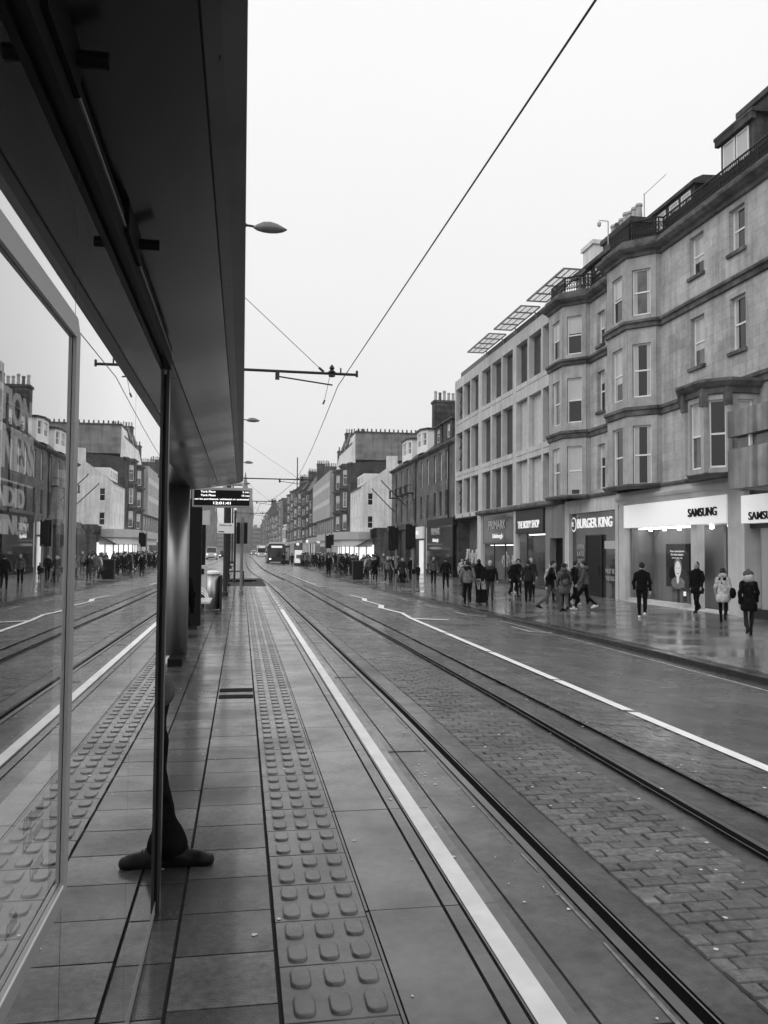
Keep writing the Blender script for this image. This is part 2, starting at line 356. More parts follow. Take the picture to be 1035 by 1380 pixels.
# granite setts: every stone its own raised block, in two bands that follow the rails
def setts(a, b, y0, y1, name, w_=.2, rows=.118):
    bed = MB(); ys = [y for y in np.arange(y0, y1+.1, 1.5)]
    vs = []
    for y in ys:
        for x in (tc_(y)+a+.012, tc_(y)+b-.012): vs.append((x, y, road_z(x, tc_(y))+.003))
    bed.add(vs, [(2*i,2*i+1,2*i+3,2*i+2) for i in range(len(ys)-1)]); struct(bed.build('sett_bed', mat('black sett joint', .006, .8, .2, spec=.1)))
    vs = []; fs = []; tn = []; y = y0; r = 0
    while y < y1:
        c = tc_(y); x = c+a-(w_/2 if r % 2 else 0); xe = c+b
        while x < xe-.03:
            x0, x1 = max(x, c+a), min(x+w_*random.uniform(.97,1.03), xe); gp = .007
            if x1-x0 > .05:
                z = [road_z(q, c)+.003 for q in (x0, x1)]; t = .010+random.uniform(-.004,.004); e = .005; n0 = len(vs)
                ya, yb = y+gp*.6, y+rows-gp*.6; xa, xb = x0+gp*.6, x1-gp*.6
                j = [random.uniform(-.003,.003) for _ in range(8)]
                vs += [(xa+j[0],ya+j[1],z[0]),(xb+j[2],ya+j[3],z[1]),(xb+j[4],yb+j[5],z[1]),(xa+j[6],yb+j[7],z[0]),
                       (xa+e+j[0],ya+e+j[1],z[0]+t),(xb-e+j[2],ya+e+j[3],z[1]+t),(xb-e+j[4],yb-e+j[5],z[1]+t),(xa+e+j[6],yb-e+j[7],z[0]+t)]
                fs += [(n0+4,n0+5,n0+6,n0+7),(n0,n0+1,n0+5,n0+4),(n0+1,n0+2,n0+6,n0+5),(n0+2,n0+3,n0+7,n0+6),(n0+3,n0,n0+4,n0+7)]
                tt = random.uniform(.68,1.28)*(1.35 if random.random() < .06 else 1); tn += [tt]*5
            x += w_
        y += rows; r += 1
    mb = MB(); mb.v = vs; mb.f = [list(f) for f in fs]; mb.m = [0]*len(fs); mb.t = tn
    return struct(mb.build(name, SETT))
setts(-.42, .46, -2, 50, 'sett_paving'); setts(1.17, 2.09, 1, 46, 'sett_paving')
# white edge-of-lane line on the road, then the zigzag and worn dashes beyond
for la, lb in ((-8,6.3),(6.36,9.75),(9.86,12.3),(12.38,15.9),(16.0,19.6),(19.75,24.3)): ribbon('lane_line', LINE, lambda y: interp([(-8,4.66),(10,4.66),(25,4.80)], y), lambda y: interp([(-8,4.82),(10,4.82),(25,4.96)], y), .016, y0=la, y1=lb, n=1)
def patch(name, m, pts, dz=.018):
    return struct(MB().add([(x, y, road_z(x, tc_(y))+dz) for x, y in pts], [tuple(range(len(pts)))]).build(name, m))
zz = [(4.88,24.3),(5.02,26.2),(4.66,28.2),(4.98,29.9),(4.7,32.3),(4.95,34.),(4.66,36.2)]
for (xa, ya), (xb, yb) in zip(zz[:-1], zz[1:]):
    wd = .10 if abs(xb-xa) > .2 and yb-ya < 2.1 else .07
    patch('zigzag_marking', LINE, [(xa-wd,ya),(xa+wd,ya),(xb+wd,yb+.12),(xb-wd,yb+.12)])
patch('zigzag_marking', LINE, [(4.95,23.9),(6.1,24.4),(6.1,24.6),(4.95,24.2)])
for k, y in enumerate(np.arange(46, 100, 4.2)):
    x = interp([(46,4.0),(60,3.6),(75,3.1),(100,3.0)], y); patch('lane_dash', LINE2, [(x-.07,y),(x+.07,y),(x+.05,y+2.3),(x-.09,y+2.3)])
patch('worn_lane_edge', LINE2, [(3.9,44),(4.15,43),(3.5,66),(3.4,66)], .014)
for y, x in ((22,7.75),(27.5,7.5),(31,7.2),(35,6.95),(39,6.7)):
    patch('bay_marking', LINE2, [(x-.05,y),(x+.05,y),(x+.0,y+1.5),(x-.10,y+1.5)]); patch('bay_marking', LINE2, [(x,y-.05),(x+.7,y+.15),(x+.7,y+.27),(x,y+.07)])
patch('asphalt_seam', JOINT, [(2.9,46.2),(6.9,45.9),(6.9,46.0),(2.9,46.3)], .006)
# north kerb and pavement
KERBM = mat('dark wet kerb stone', .022, .25, .25, 3, .2, 40, brick=(.9,.5,.006,.5,'YZ'), rvar=.1)
def kerb_pave(y0, y1):
    mb = MB(); ys = [y0]+[y for y in YS if y0 < y < y1]+[y1]; vs = []
    for y in ys:
        x = interp(KERB, y); zr = road_z(x, tc_(y))
        dr = .085*max(0, 1-abs(y-45.2)/2.2)                                     # dropped kerb at the crossing
        vs += [(x-.004,y,zr-.1),(x,y,pave_z(x)-.008-dr),(x+.012,y,pave_z(x)-dr),(x+.30,y,pave_z(x)+.003-dr*.6)]
    mb.add(vs, [(4*i+k,4*i+k+1,4*i+k+5,4*i+k+4) for i in range(len(ys)-1) for k in range(3)]); struct(mb.build('kerb', KERBM))
    ribbon('pavement', PAVE, lambda y: interp(KERB,y)+.299, lambda y: 21., 0, y0=y0, y1=y1, zf=lambda x, y: pave_z(x)-(.05*max(0,1-abs(y-45.2)/2.2) if x < 9 else 0), n=4)
kerb_pave(-8, 92); kerb_pave(111, 700)
ribbon('side_street', ASPH, lambda y: interp(KERB,y), lambda y: 160., .0, y0=92, y1=111, zf=lambda x, y: -.62)
ribbon('gutter_line', LINE2, lambda y: interp(KERB,y)-.52, lambda y: interp(KERB,y)-.46, .006, y0=8, y1=26)
ribbon('gutter_setts', mat('wet gutter channel', .06, .2, .5, 5, .5, 25, rvar=.12), lambda y: interp(KERB,y)-.40, lambda y: interp(KERB,y)-.004, .004, y1=70)

# ---------------------------------------------------------------- tram platform
PZ = 0.
pb = MB(); pb.box(-2.75, 1.192, -8, 37, -.6, -.012); pb.box(-2.75, 1.16, 37, 50, -.6, -.10)
struct(pb.build('platform_base', JOINT))
def slab_box(mb, x0, x1, y0, y1, z=0., tone=1., j=.0022, mi=0, e=.003):
    xa, xb, ya, yb = x0+j, x1-j, y0+j, y1-j; q = random.uniform(-.0008,.0008)
    mb.add([(xa,ya,z-.02),(xb,ya,z-.02),(xb,yb,z-.02),(xa,yb,z-.02),(xa+e,ya+e,z+q),(xb-e,ya+e,z+q),(xb-e,yb-e,z+q),(xa+e,yb-e,z+q)],
           [(4,5,6,7),(0,1,5,4),(1,2,6,5),(2,3,7,6),(3,0,4,7)], mi, tone)
sm = MB(); PH = 3.12
cols = [(-2.75,-2.35),(-2.35,-1.95),(-1.95,-1.55),(-1.55,-1.1),(-1.1,-.612),(-.608,-.2455),(-.2405,.157)]
for ci, (a, b) in enumerate(cols):
    y = PH-.4*28+(0 if ci == 6 else -.04 if ci == 5 else random.choice([0,-.2,-.1]))
    while y < 37:
        ln = .4 if ci >= 5 else .6
        tn = random.choice([.5,.65,.8,.95,1.1,1.4,1.9]) if ci >= 4 else random.uniform(.8,1.2)
        if ci == 6 and (9.4 < y+.2 < 10.3): tn = 1.3
        slab_box(sm, a, b, y, y+ln, tone=tn*(1.0)); y += ln
sm_o = struct(sm.build('platform_paving', SLAB))
for a, b, w_ in ((9.40,9.60,'nearer'),(9.84,10.04,'farther')):
    tag(MB().box(-.225, .150, a, b, .001, .006).build('drain_cover', mat('black drain grating', .006, .7, .1, 30, .3, 200, spec=.1)), f'{w_} of the two black drain slots set across the platform paving', 'drain cover')
# tactile strip: concrete tiles with real raised lozenges
tm = MB(); lz = [(-1,-.62),(-.62,-1)]
def lozenge(mb, cx, cy, tone):
    hx, hy, n = .0375, .066, 5; ring = []
    for sx, sy, a0 in ((1,1,0),(-1,1,90),(-1,-1,180),(1,-1,270)):
        for k in range(n):
            q = R(a0+90*k/(n-1)); ring.append((cx+sx*(hx-.026)+.026*math.cos(q), cy+sy*(hy-.030)+.030*math.sin(q)))
    m = len(ring); vs = []
    for sc, z in ((1.07,-.0004),(1.03,.0065),(.97,.0088),(.88,.0094)):
        vs += [(cx+(x-cx)*sc-(1-sc)*.0, cy+(y-cy)*sc, z) for x, y in ring]
    fs = [(r*m+k, r*m+(k+1) % m, (r+1)*m+(k+1) % m, (r+1)*m+k) for r in range(3) for k in range(m)]+[tuple(range(3*m, 4*m))]
    mb.add(vs, fs, 0, tone)
y = 3.0-.4*20-.02
while y < 36.8:
    tn = random.uniform(.88,1.12); slab_box(tm, .165, .575, y, y+.4, tone=tn, j=.002, e=.003)
    for i in range(3):
        for k in range(2): lozenge(tm, .178+.0665+.1285*i, y+.1+.2*k, tn)
    y += .4
tmo = struct(tm.build('tactile_paving', TACT))
tmo.data.polygons.foreach_set('use_smooth', [len(p.vertices) == 4 and p.normal.z < .995 for p in tmo.data.polygons])
cm_ = MB()
y = -7.9
ends = [3.84-2*k for k in range(6,0,-1)]+[3.84,5.3,6.86,7.79,9.7,11.6,13.5,15.4,17.3,19.2,21.1,23,25,27,29,31,33,35,36.9]
for a, b in zip(ends[:-1], ends[1:]):
    tn = random.uniform(.93,1.08)
    slab_box(cm_, .590, .930, a, b, tone=tn, j=.0025, e=.002); slab_box(cm_, .937, 1.012, a, b, tone=tn*.92, j=.002, e=.002); slab_box(cm_, 1.019, 1.190, a, b, tone=tn*.9, j=.001, e=.002)
    cm_.box(.576, .588, a+.01, b-.01, -.02, -.003, 0, .7)
struct(cm_.build('platform_coping', COPE))
struct(MB().box(1.032, 1.128, -7.5, 23, .0015, .0045).build('platform_edge_line', LINE))
for k, y in enumerate(np.arange(23.2, 36.5, 1.1)):
    struct(MB().box(1.04, 1.125, y, y+.75, .0015, .0045).build('platform_edge_dash', LINE2))
# ramp and lower walkway past the platform end
rp = MB()
rp.add([(-2.7,37,0),(1.19,37,0),(1.1,41,-.15),(-2.7,41,-.15),(1.0,52,-.2),(-2.7,52,-.2)], [(0,1,2,3),(3,2,4,5)]); struct(rp.build('ramp', SLABC))
kb = MB(); kb.box(-1.2, .55, 44.6, 45.3, -.2, .02); kb.box(.3, .8, 45.5, 46, -.22, -.02)
tag(kb.build('kerb_upstand', BLACK), 'low black upstand across the end of the tram platform', 'kerb')
# gum and bits of litter trodden into the paving
gm = MB()
for k in range(240):
    r_ = random.random()
    if r_ < .35: x, z = random.uniform(-.9,1.15), .0035
    elif r_ < .65: x, z = random.uniform(1.4,1.75), -.246
    else: x, z = random.uniform(2.2,4.5), -.246
    y = random.uniform(2.6,18); s_ = random.uniform(.004,.015)
    c = tc_(y); zz_ = z if x < 1.8 else road_z(x,c)+.019
    a = random.uniform(0,3); n = 7
    gm.add([(x+s_*random.uniform(.6,1.2)*math.cos(2*math.pi*k2/n+a), y+s_*random.uniform(.6,1.4)*math.sin(2*math.pi*k2/n+a), zz_) for k2 in range(n)], [tuple(range(n))])
tag(gm.build('litter', mat('pale gum spot', .72, .6, .1)), 'pale specks of trodden gum and litter scattered on the wet paving', 'litter', kind='stuff')

# ================================================================ BUILDINGS on the north side
POTM = mat('buff chimney pot', .42, .7, .2)
ROOMD = mat('unlit room', .02, .8, 0)
def chimney(par, x0, x1, y0, y1, z0, z1, m=STONED, pots=5, ph=.7, along='y'):
    mb = MB(); mb.box(x0, x1, y0, y1, z0, z1-.22); mb.box(x0-.1, x1+.1, y0-.1, y1+.1, z1-.22, z1)
    o = mb.build('chimney', [m], par)
    for k in range(pots):
        t = (k+.5)/pots; c = ((x0+x1)/2, y0+(y1-y0)*t, z1) if along == 'y' else (x0+(x1-x0)*t, (y0+y1)/2, z1)
        h = ph*random.uniform(.85,1.1)
        MB().lathe([(.17,-.02),(.15,.1),(.12,h*.8),(.16,h*.82),(.16,h*.93),(.13,h)], c, 10).build('chimney_pot', [random.choice([POTM, POTM, STONEM])], o)
    return o
CORN = [(0,13.28),(.10,13.30),(.14,13.42),(.30,13.46),(.44,13.56),(.46,13.66),(.20,13.72),(.20,13.93),(-.2,13.93),(-.2,13.28)]
def band(z0, z1, o=.14): return [(0,z0),(o*.5,z0+.03),(o*.6,z0+(z1-z0)*.5),(o,z0+(z1-z0)*.62),(o,z1-.03),(.0,z1),(-.1,z1),(-.1,z0)]
FLOORS = [(4.25,6.58),(7.69,9.82),(10.95,12.78)]
def bay_path(y): return [(16,y),(15.77,y),(14.96,y+.81),(14.96,y+2.6),(15.77,y+3.41),(16,y+3.41)]
def ironwork(par, pts, z0, z1, dense=False, name='railing'):
    mb = MB()
    for a, b in zip(pts[:-1], pts[1:]):
        A = Vector((a[0],a[1],0)); B = Vector((b[0],b[1],0)); Ln = (B-A).length; n = max(1, int(Ln/.11))
        for z in (z0+.06, z0+.22, z1-.18, z1): mb.tube(A+Vector((0,0,z)), B+Vector((0,0,z)), .022 if z < z1 else .035, n=5)
        for k in range(n+1):
            p = A.lerp(B, k/n); mb.tube(p+Vector((0,0,z0)), p+Vector((0,0,z1)), .014 if k % 10 else .03, n=4)
            if k < n:
                q = A.lerp(B, (k+1)/n); zm = (z0+z1)/2
                mb.tube(p+Vector((0,0,z0+.22)), q+Vector((0,0,zm)), .012, n=4); mb.tube(q+Vector((0,0,z0+.22)), p+Vector((0,0,zm)), .012, n=4)
                mb.tube(p+Vector((0,0,zm)), q+Vector((0,0,z1-.18)), .012, n=4); mb.tube(q+Vector((0,0,zm)), p+Vector((0,0,z1-.18)), .012, n=4)
    o = mb.build(name, [IRON], par)
    if dense:
        d = MB()
        for a, b in zip(pts[:-1], pts[1:]):
            A = Vector((a[0],a[1],0)); B = Vector((b[0],b[1],0)); n = int((B-A).length*1000)
            for _ in range(n):
                p = A.lerp(B, random.random())+Vector((random.uniform(.05,.13),0,random.uniform(z0, z1-.12))); s_ = random.uniform(.03,.075)
                u = Vector((random.uniform(-.3,.3), random.uniform(-1,1), random.uniform(-1,1))).normalized()*s_; v = u.cross(Vector((1,.3,.2))).normalized()*s_*.6
                d.add([p-u-v, p+u-v, p+u+v, p-u+v], [(0,1,2,3)])
        d.build('ivy_screen', [mat('dry dark screening', .02, .8, .4)], o)
    return o

def tenement_wall(root, y0, y1, bays, extra, holes, stone=STONE, windows=True):
    """upper storeys between y0 and y1 with canted bays that rise through all of them"""
    mb = MB(); fr = FF(); spans = []; a = y0
    for b in bays: spans.append((a, b)); a = b+3.41
    spans.append((a, y1))
    for s0, s1 in spans:
        hs = [h for h in holes if s0 <= h[0] and h[1] <= s1]; wall_grid(mb, fr, s0, s1, 4.2, 13.35, hs, .26)
    pth = [(16, y0)]
    for b in bays: pth += bay_path(b)
    pth.append((16, y1))
    for b in bays:
        P = bay_path(b)
        for i, (p, q) in enumerate(zip(P[:-1], P[1:])):
            f2 = Fr(p, q); hs = []
            if i in (1, 3): hs = [(.20,.93,c,d) for c, d in FLOORS]
            if i == 2: hs = [(.42,1.37,c,d) for c, d in FLOORS]
            wall_grid(mb, f2, 0, f2.len, 4.2, 13.35, hs, .16, 1)
            for h in hs: window(root, f2, *h, rec=.11, sill=False, fw=.055)
            if i in (1, 2, 3):                                     # thin vertical joint beads at the bay corners
                mb.fbox(f2, -.02, .05, 4.2, 13.3, -.012, .02, 1)
    for h in holes:
        window(root, fr, *h, rec=.17, sill=h[2] > 4.5)
    w_ = mb.build('wall', [stone, STONE2], root)
    for i, (prof) in enumerate((CORN, band(10.42,10.76,.2), band(6.95,7.34,.16))):
        m2 = MB(); moulding(m2, pth, prof); m2.build('cornice' if i == 0 else 'string_course', [TRIMD], root)
    m2 = MB(); moulding(m2, pth, [(0,4.1),(.16,4.12),(.22,4.2),(.22,4.26),(.02,4.3),(-.1,4.3),(-.1,4.1)]); m2.build('string_course', [TRIMD], root)
    return pth

# --- near tenement (two window bays, one canted bay), Y 18..34.4
T1 = site('stone_tenement', (16,26,-.42), 'grey sandstone tenement with tall canted bay and iron balustrade above the white phone shop', 'building')
holes = [(27.2,28.15,8.28,10.1),(24.72,25.62,8.28,10.1),(27.2,28.15,11.6,13.08),(24.72,25.62,11.6,13.08),(21.7,22.6,8.28,10.1),(21.7,22.6,11.6,13.08),(18.9,19.8,8.28,10.1),(18.9,19.8,11.6,13.08)]
p1 = tenement_wall(T1, 17.5, 34.45, [30.3], None, holes)
rl = [(p[0]+.12 if p[0] > 15.9 else p[0]+.15, p[1]) for p in p1]
ironwork(T1, rl[:2]+[], 13.93, 14.75, True); ironwork(T1, rl[1:], 13.93, 14.75, False)
# body, roof, attic house
MB().box(16.45, 27, 17.5, 34.45, 4.14, 13.7).box(19.7, 26.9, 17.6, 34.4, -.4, 4.1).build('party_wall', [STONEX], T1)
rf = MB(); rf.xprism([(16.5,13.7),(17.6,15.1),(21.5,16.2),(26.9,13.7)], 17.5, 34.4); rf.build('roof', [SLATE], T1)
dm = MB(); dm.box(18, 21, 27.2, 29.3, 14.6, 17.5); dm.xprism([(17.8,17.5),(17.8,17.62),(19.5,17.95),(21.2,17.6),(21.2,17.5)], 27.0, 29.5)
dm.box(17.82,18.,27.05,29.45,17.25,17.5)
dmo = dm.build('attic_dormer', [STONED], T1)
fd = Fr((17.97,27.2),(17.97,29.3))
for a in (.28, 1.15): window(dmo, fd, a, a+.78, 15.5, 17.2, rec=0, glass=GLASS_L, sill=False, rail=False, frame=WHITE)
chimney(T1, 18.6, 20.2, 24.0, 29.0, 15.5, 18.5, STONED, 0); MB().lathe([(.2,0),(.17,.1),(.15,.5),(.22,.52),(.22,.6),(.1,.66)], (18.9,27.0,18.5), 12).build('chimney_pot', [POTM], T1)
dm = MB(); dm.xprism([(18.0,16.75),(18.0,16.9),(18.4,17.1),(20.5,17.2),(20.5,16.75)], 31.3, 35.5); dm.box(18.15, 20.4, 31.5, 35.3, 15, 16.75); dmo = dm.build('attic_dormer', [STONED], T1)
fd = Fr((18.12,31.5),(18.12,35.3))
for a in (.3,1.3,2.4): window(dmo, fd, a, a+.75, 15.9, 16.65, rec=0, glass=GLASS_L, sill=False, rail=False)
for yy in (24.4,25.2,26.0): MB().lathe([(.2,0),(.17,.1),(.14,.55),(.2,.58),(.2,.66),(.1,.7)], (18.9,yy,18.5), 12).build('chimney_pot', [random.choice([POTM, STONED])], T1)
an = MB(); an.tube((17.8,35.2,15), (17.8,35.2,17.9), .02); an.tube((17.8,35.2,17.85), (17.8,33.2,17.9), .012); an.build('aerial', [MIDG], T1)
# first-floor bay with console brackets and pediment hoods beside the concrete walkway
BC = [(16,24.08),(15.0,24.08),(14.47,24.6),(14.47,25.75),(15.0,26.6),(16,28.3)]
bm = MB(); sizes = {0:(.18,.72), 1:(.12,.64), 2:(.28,.95), 3:(.2,.8)}
for i, (p, q) in enumerate(zip(BC[:-1], BC[1:])):
    f2 = Fr(p, q); hs = [(sizes[i][0], sizes[i][1], 4.3, 6.45)] if i in sizes else []
    wall_grid(bm, f2, 0, f2.len, 4.15, 6.7, hs, .14)
    for h in hs: window(T1, f2, *h, rec=.09, sill=False, fw=.05, glass=random.choice([GLASS_M, GLASS_D]))
moulding(bm, BC, [(0,6.62),(.08,6.64),(.10,6.8),(.22,6.86),(.34,6.98),(.34,7.06),(.05,7.14),(-.5,7.16),(-.5,6.62)], 1)
bm.prism([(16,24.08),(15,24.08),(14.47,24.6),(14.47,25.75),(15,26.6),(16,28.3)], 4.12, 4.15, 1); bm.prism([(16,24.08),(15,24.08),(14.47,24.6),(14.47,25.75),(15,26.6),(16,28.3)], 6.7, 6.9, 1)
for p in BC[1:5]:
    x, y = p; bm.box(x-.16, x+.04, y-.10, y+.10, 6.25, 6.86, 1); bm.box(x-.1, x+.04, y-.07, y+.07, 4.15, 6.25, 0)
bm.build('canted_bay', [STONE2, TRIMD], T1)

# --- second tenement with bay, Y 34.45..41.2
T2 = site('stone_tenement', (16,38,-.42), 'narrow grey sandstone tenement with canted bay squeezed beside the concrete grid building', 'building')
holes = [(35.5,36.3,8.0,9.85),(35.5,36.3,4.45,6.5),(35.5,36.3,11.05,12.6)]
p2 = tenement_wall(T2, 34.5, 41.2, [37.1], None, holes)
ironwork(T2, [(p[0]+.13, p[1]) for p in p2], 13.93, 14.7, False)
MB().box(16.45, 27, 34.5, 41.2, 4.12, 13.7).box(16.9, 26.9, 34.6, 41.15, -.4, 4.1).build('party_wall', [STONEX], T2)
rf = MB(); rf.xprism([(16.6,13.7),(17.0,15.4),(17.6,15.6),(22,16.2),(26.8,13.7)], 34.6, 41.1); rf.build('roof', [SLATE], T2)
dm = MB(); dm.box(16.7, 18.5, 36.0, 40.4, 13.9, 15.5); dm.box(16.45,18.6,35.8,40.6,15.5,15.68); dmo = dm.build('attic_dormer', [STONED], T2)
fd = Fr((16.67,36.0),(16.67,40.4))
for a in (.3,1.4,2.6,3.6): window(dmo, fd, a, a+.6, 14.6, 15.4, rec=0, sill=False, rail=True)
chimney(T2, 16.7, 17.6, 34.2, 37.2, 14.5, 16.35, STONED, 7, .75)
chimney(T2, 17.9, 18.6, 41.0, 42.4, 14.5, 17.9, RENDER, 0)
cc = MB(); cc.tube((16.6,36.4,15.9), (16.6,36.4,17.0), .03); cc.tube((16.6,36.4,17.0), (16.2,36.5,17.05), .025); cc.lathe([(.02,0),(.1,-.08),(.09,-.2),(.03,-.26)], (16.2,36.5,17.0), 8); cc.build('roof_camera', [PALE], T2)

# --- concrete grid office, Y 41.2..62.6
GB = site('office_block', (16,52,-.42), 'pale concrete grid office block with deep window recesses and glazed roof brise-soleil', 'building')
rows = [(4.35,6.88),(7.5,10.45),(11.4,13.85)]
mods = [(41.45,47.95),(48.6,55.25),(56.1,62.25)]
holes = []
for a, b in mods:
    wd = (b-a-.5)/3
    for k in range(3):
        u = a+k*(wd+.25)
        for c, d in rows: holes.append((u, u+wd, c, d))
mb = MB(); fr = FF(); wall_grid(mb, fr, 41.2, 62.6, 4.3, 14.5, holes, .42)
mb.box(16.0, 27, 41.22, 62.55, 14.5, 14.55); mb.box(16.9, 27, 41.22, 62.55, 4.3, 14.5)
mb.add([(16,62.6,4.3),(27,62.6,4.3),(27,62.6,14.55),(16,62.6,14.55)], [(0,1,2,3)])
for y in (48.27,55.66): mb.fbox(fr, y-.008, y+.008, 4.3, 14.5, -.004, .01)
for h in holes: mb.fbox(fr, h[0]+.02, h[1]-.02, h[2]-.30, h[2]-.02, -.035, .02)
mb.build('wall', [CONC], GB)
curt = mat('pale hanging curtain', .55, .8, .1, 6, streak=.25)
for i, h in enumerate(holes):
    f = MB(); f.fbox(fr, h[0], h[0]+.05, h[2], h[3], .32, .38); f.fbox(fr, h[1]-.05, h[1], h[2], h[3], .32, .38); f.fbox(fr, h[0]+.05, h[1]-.05, h[3]-.06, h[3], .32, .38)
    f.fbox(fr, h[0]+.05, h[1]-.05, h[2], h[2]+.08, .32, .38)
    o = f.build('window', [MIDG], GB); g_ = MB()
    if h[0] < 46 and h[2] < 10 and h[0] > 43:       # rooms with curtains pulled part way
        g_.fbox(fr, h[0]+.3*(h[1]-h[0]), h[1]-.05, h[2]+.08, h[3]-.06, .30, .315); g_.build('curtain', [curt], o); g_ = MB()
    g_.fbox(fr, h[0]+.03, h[1]-.03, h[2]+.03, h[3]-.03, .34, .35); g_.build('pane', [mat('tinted office glass', .03, .12, .1, spec=.5)], o)
MB().box(16.25, 26, 41.3, 61.8, 14.56, 15.1).build('roof_penthouse', [DARKG], GB)
GLR = bpy.data.materials.new('clear roof glass'); GLR.use_nodes = True; thin_glass(GLR, .05, .8, 1.5, .1, .93)
for a, b in ((37.9,43.25),(44.2,49.3),(50.3,55.4)):
    m_ = MB(); z0 = 15.12
    m_.box(15.0,15.07,a,b,z0,z0+.09); m_.box(16.1,16.15,a,b,z0,z0+.08)
    for xx in (15.36,15.72): m_.box(xx,xx+.03,a,b,z0+.03,z0+.07)
    for k in range(5):
        y = a+(b-a)*k/4; m_.box(15.07, 16.1, y-.02, y+.02, z0+.01, z0+.085)
    for y in (a+.8,b-.8): m_.tube((16.1,y,z0), (16.3,y,14.5), .04)
    o = m_.build('brise_soleil', [MIDG], GB); MB().box(15.09,16.1,a+.03,b-.03,z0+.095,z0+.105).build('glass_panel', [GLR], o)
tr = MB()
for k in range(11):
    z = 4.6+k*.85; tr.tube((16.2,61.0,z), (16.2,61.9,z+.5), .05); tr.tube((16.2,61.9,z+.5), (16.2,61.0,z+.85), .05)
tr.build('window_fins', [STONEM], GB)

# --- dormered stone terrace, Y 62.7..90.2
DB = site('stone_terrace', (16,76,-.42), 'long low dark stone terrace with white canted dormers and flagpoles', 'building')
hs = []
for y in (86.9,83.9,81.0,77.6,74.4,71.8,69.0,66.9,64.8):
    wdt = .85
    hs += [(y, y+wdt, 7.3,9.6), (y, y+wdt, 4.45,6.45)]
mb = MB(); wall_grid(mb, FF(), 62.7, 90.2, 4.1, 10.0, hs, .22)
mb.box(16.3, 27, 62.75, 90.15, -.4, 9.9, 1)
mb.add([(16,62.7,4.1),(27,62.7,4.1),(27,62.7,10),(16,62.7,10)], [(0,1,2,3)], 1); mb.add([(16,90.2,-.4),(27,90.2,-.4),(27,90.2,10),(21.5,90.2,13.6),(16,90.2,10)], [(0,1,2,3,4)], 1)
mb.build('wall', [STONEM, STONEX], DB)
for h in hs: window(DB, FF(), *h, rec=.15, sill=False, glass=GLASS_M if h[2] > 7 else GLASS_D, fw=.09 if h[2] > 7 else .04, frame=WHITE if h[2] > 7 else DARKG)
m2 = MB(); moulding(m2, [(16,62.7),(16,90.2)], [(0,9.85),(.1,9.9),(.3,10.02),(.34,10.12),(-.3,10.2),(-.3,9.85)]); m2.build('cornice', [TRIMD], DB)
rf = MB(); rf.xprism([(15.9,10.15),(20.3,13.9),(26.9,10.0),(16,10.0)], 62.75, 90.1); rf.build('roof', [SLATE], DB)
for y0, y1 in ((81.4,86.0),(74.4,78.6)):
    d = MB(); P = [(17.2,y0+.2),(16.5,y0+.2),(16.1,y0+1.0),(16.1,y1-1.3),(16.5,y1-.5),(17.2,y1-.4)]
    for i, (p, q) in enumerate(zip(P[:-1], P[1:])):
        f2 = Fr(p, q); hh = [(.15, f2.len-.15, 11.15, 12.35)] if i in (1,2,3) else []
        wall_grid(d, f2, 0, f2.len, 10.55, 12.6, hh, .1)
        for h in hh: window(DB, f2, *h, rec=.08, sill=False, fw=.06, glass=GLASS_M, frame=WHITE)
    d.prism([(18.8,y0),(16.4,y0),(15.95,y0+.95),(15.95,y1-1.2),(16.4,y1-.35),(18.8,y1-.3)], 12.6, 12.75, 1)
    d.box(17.1, 19.5, y0+.25, y1-.45, 10.5, 12.6, 1); d.build('dormer', [WHITE, SLATE], DB)
for y0, y1 in ((68.4,71.2),(64.8,67.8)):
    d = MB(); fd = Fr((16.35,y0),(16.35,y1)); wall_grid(d, fd, 0, y1-y0, 10.3, 12.1, [(.8,1.9,10.75,11.9)], .12, 0); window(DB, fd, .8, 1.9, 10.75, 11.9, rec=.08, sill=False)
    d.box(16.4, 19, y0, y0+.05, 10.3, 12.1); d.box(16.4, 19, y1-.05, y1, 10.3, 12.1); d.box(16.2, 19.4, y0-.15, y1+.15, 12.1, 12.25); d.box(16.6,19,y0+.05,y1-.05,10.3,12.1)
    d.build('dormer', [STONED], DB)
chimney(DB, 17.4, 19.9, 75.6, 76.8, 12, 15.5, STONED, 6, .95, 'x')
pp = MB()
for y in (64.25,76.9): pp.tube((15.9,y,4.1), (15.9,y,10.1), .06); pp.box(15.8,15.98,y-.12,y+.12,9.8,10.1)
pp.build('drainpipe', [IRON], DB)
for y in (78.2,80.7,83.2,86.6):
    b = MB(); b.box(15.25,15.95,y,y+1.1,7.0,7.08); 
    for k in range(8): b.tube((15.28,y+.05+k*.14,7.08), (15.28,y+.05+k*.14,7.8), .015, n=4)
    b.tube((15.28,y,7.8),(15.28,y+1.1,7.8),.025,n=4); b.tube((15.28,y,7.8),(15.95,y,7.8),.025,n=4); b.tube((15.28,y+1.1,7.8),(15.95,y+1.1,7.8),.025,n=4); b.build('balconette', [IRON], DB)
for y, z in ((82,6.0),(88,5.6)):
    b = MB(); b.tube((15.95,y,z), (13.6,y+.3,z+2.4), .05); b.lathe([(.02,0),(.09,.06),(.02,.14)], (13.6,y+.3,z+2.4), 8); b.build('flagpole', [IRON], DB)

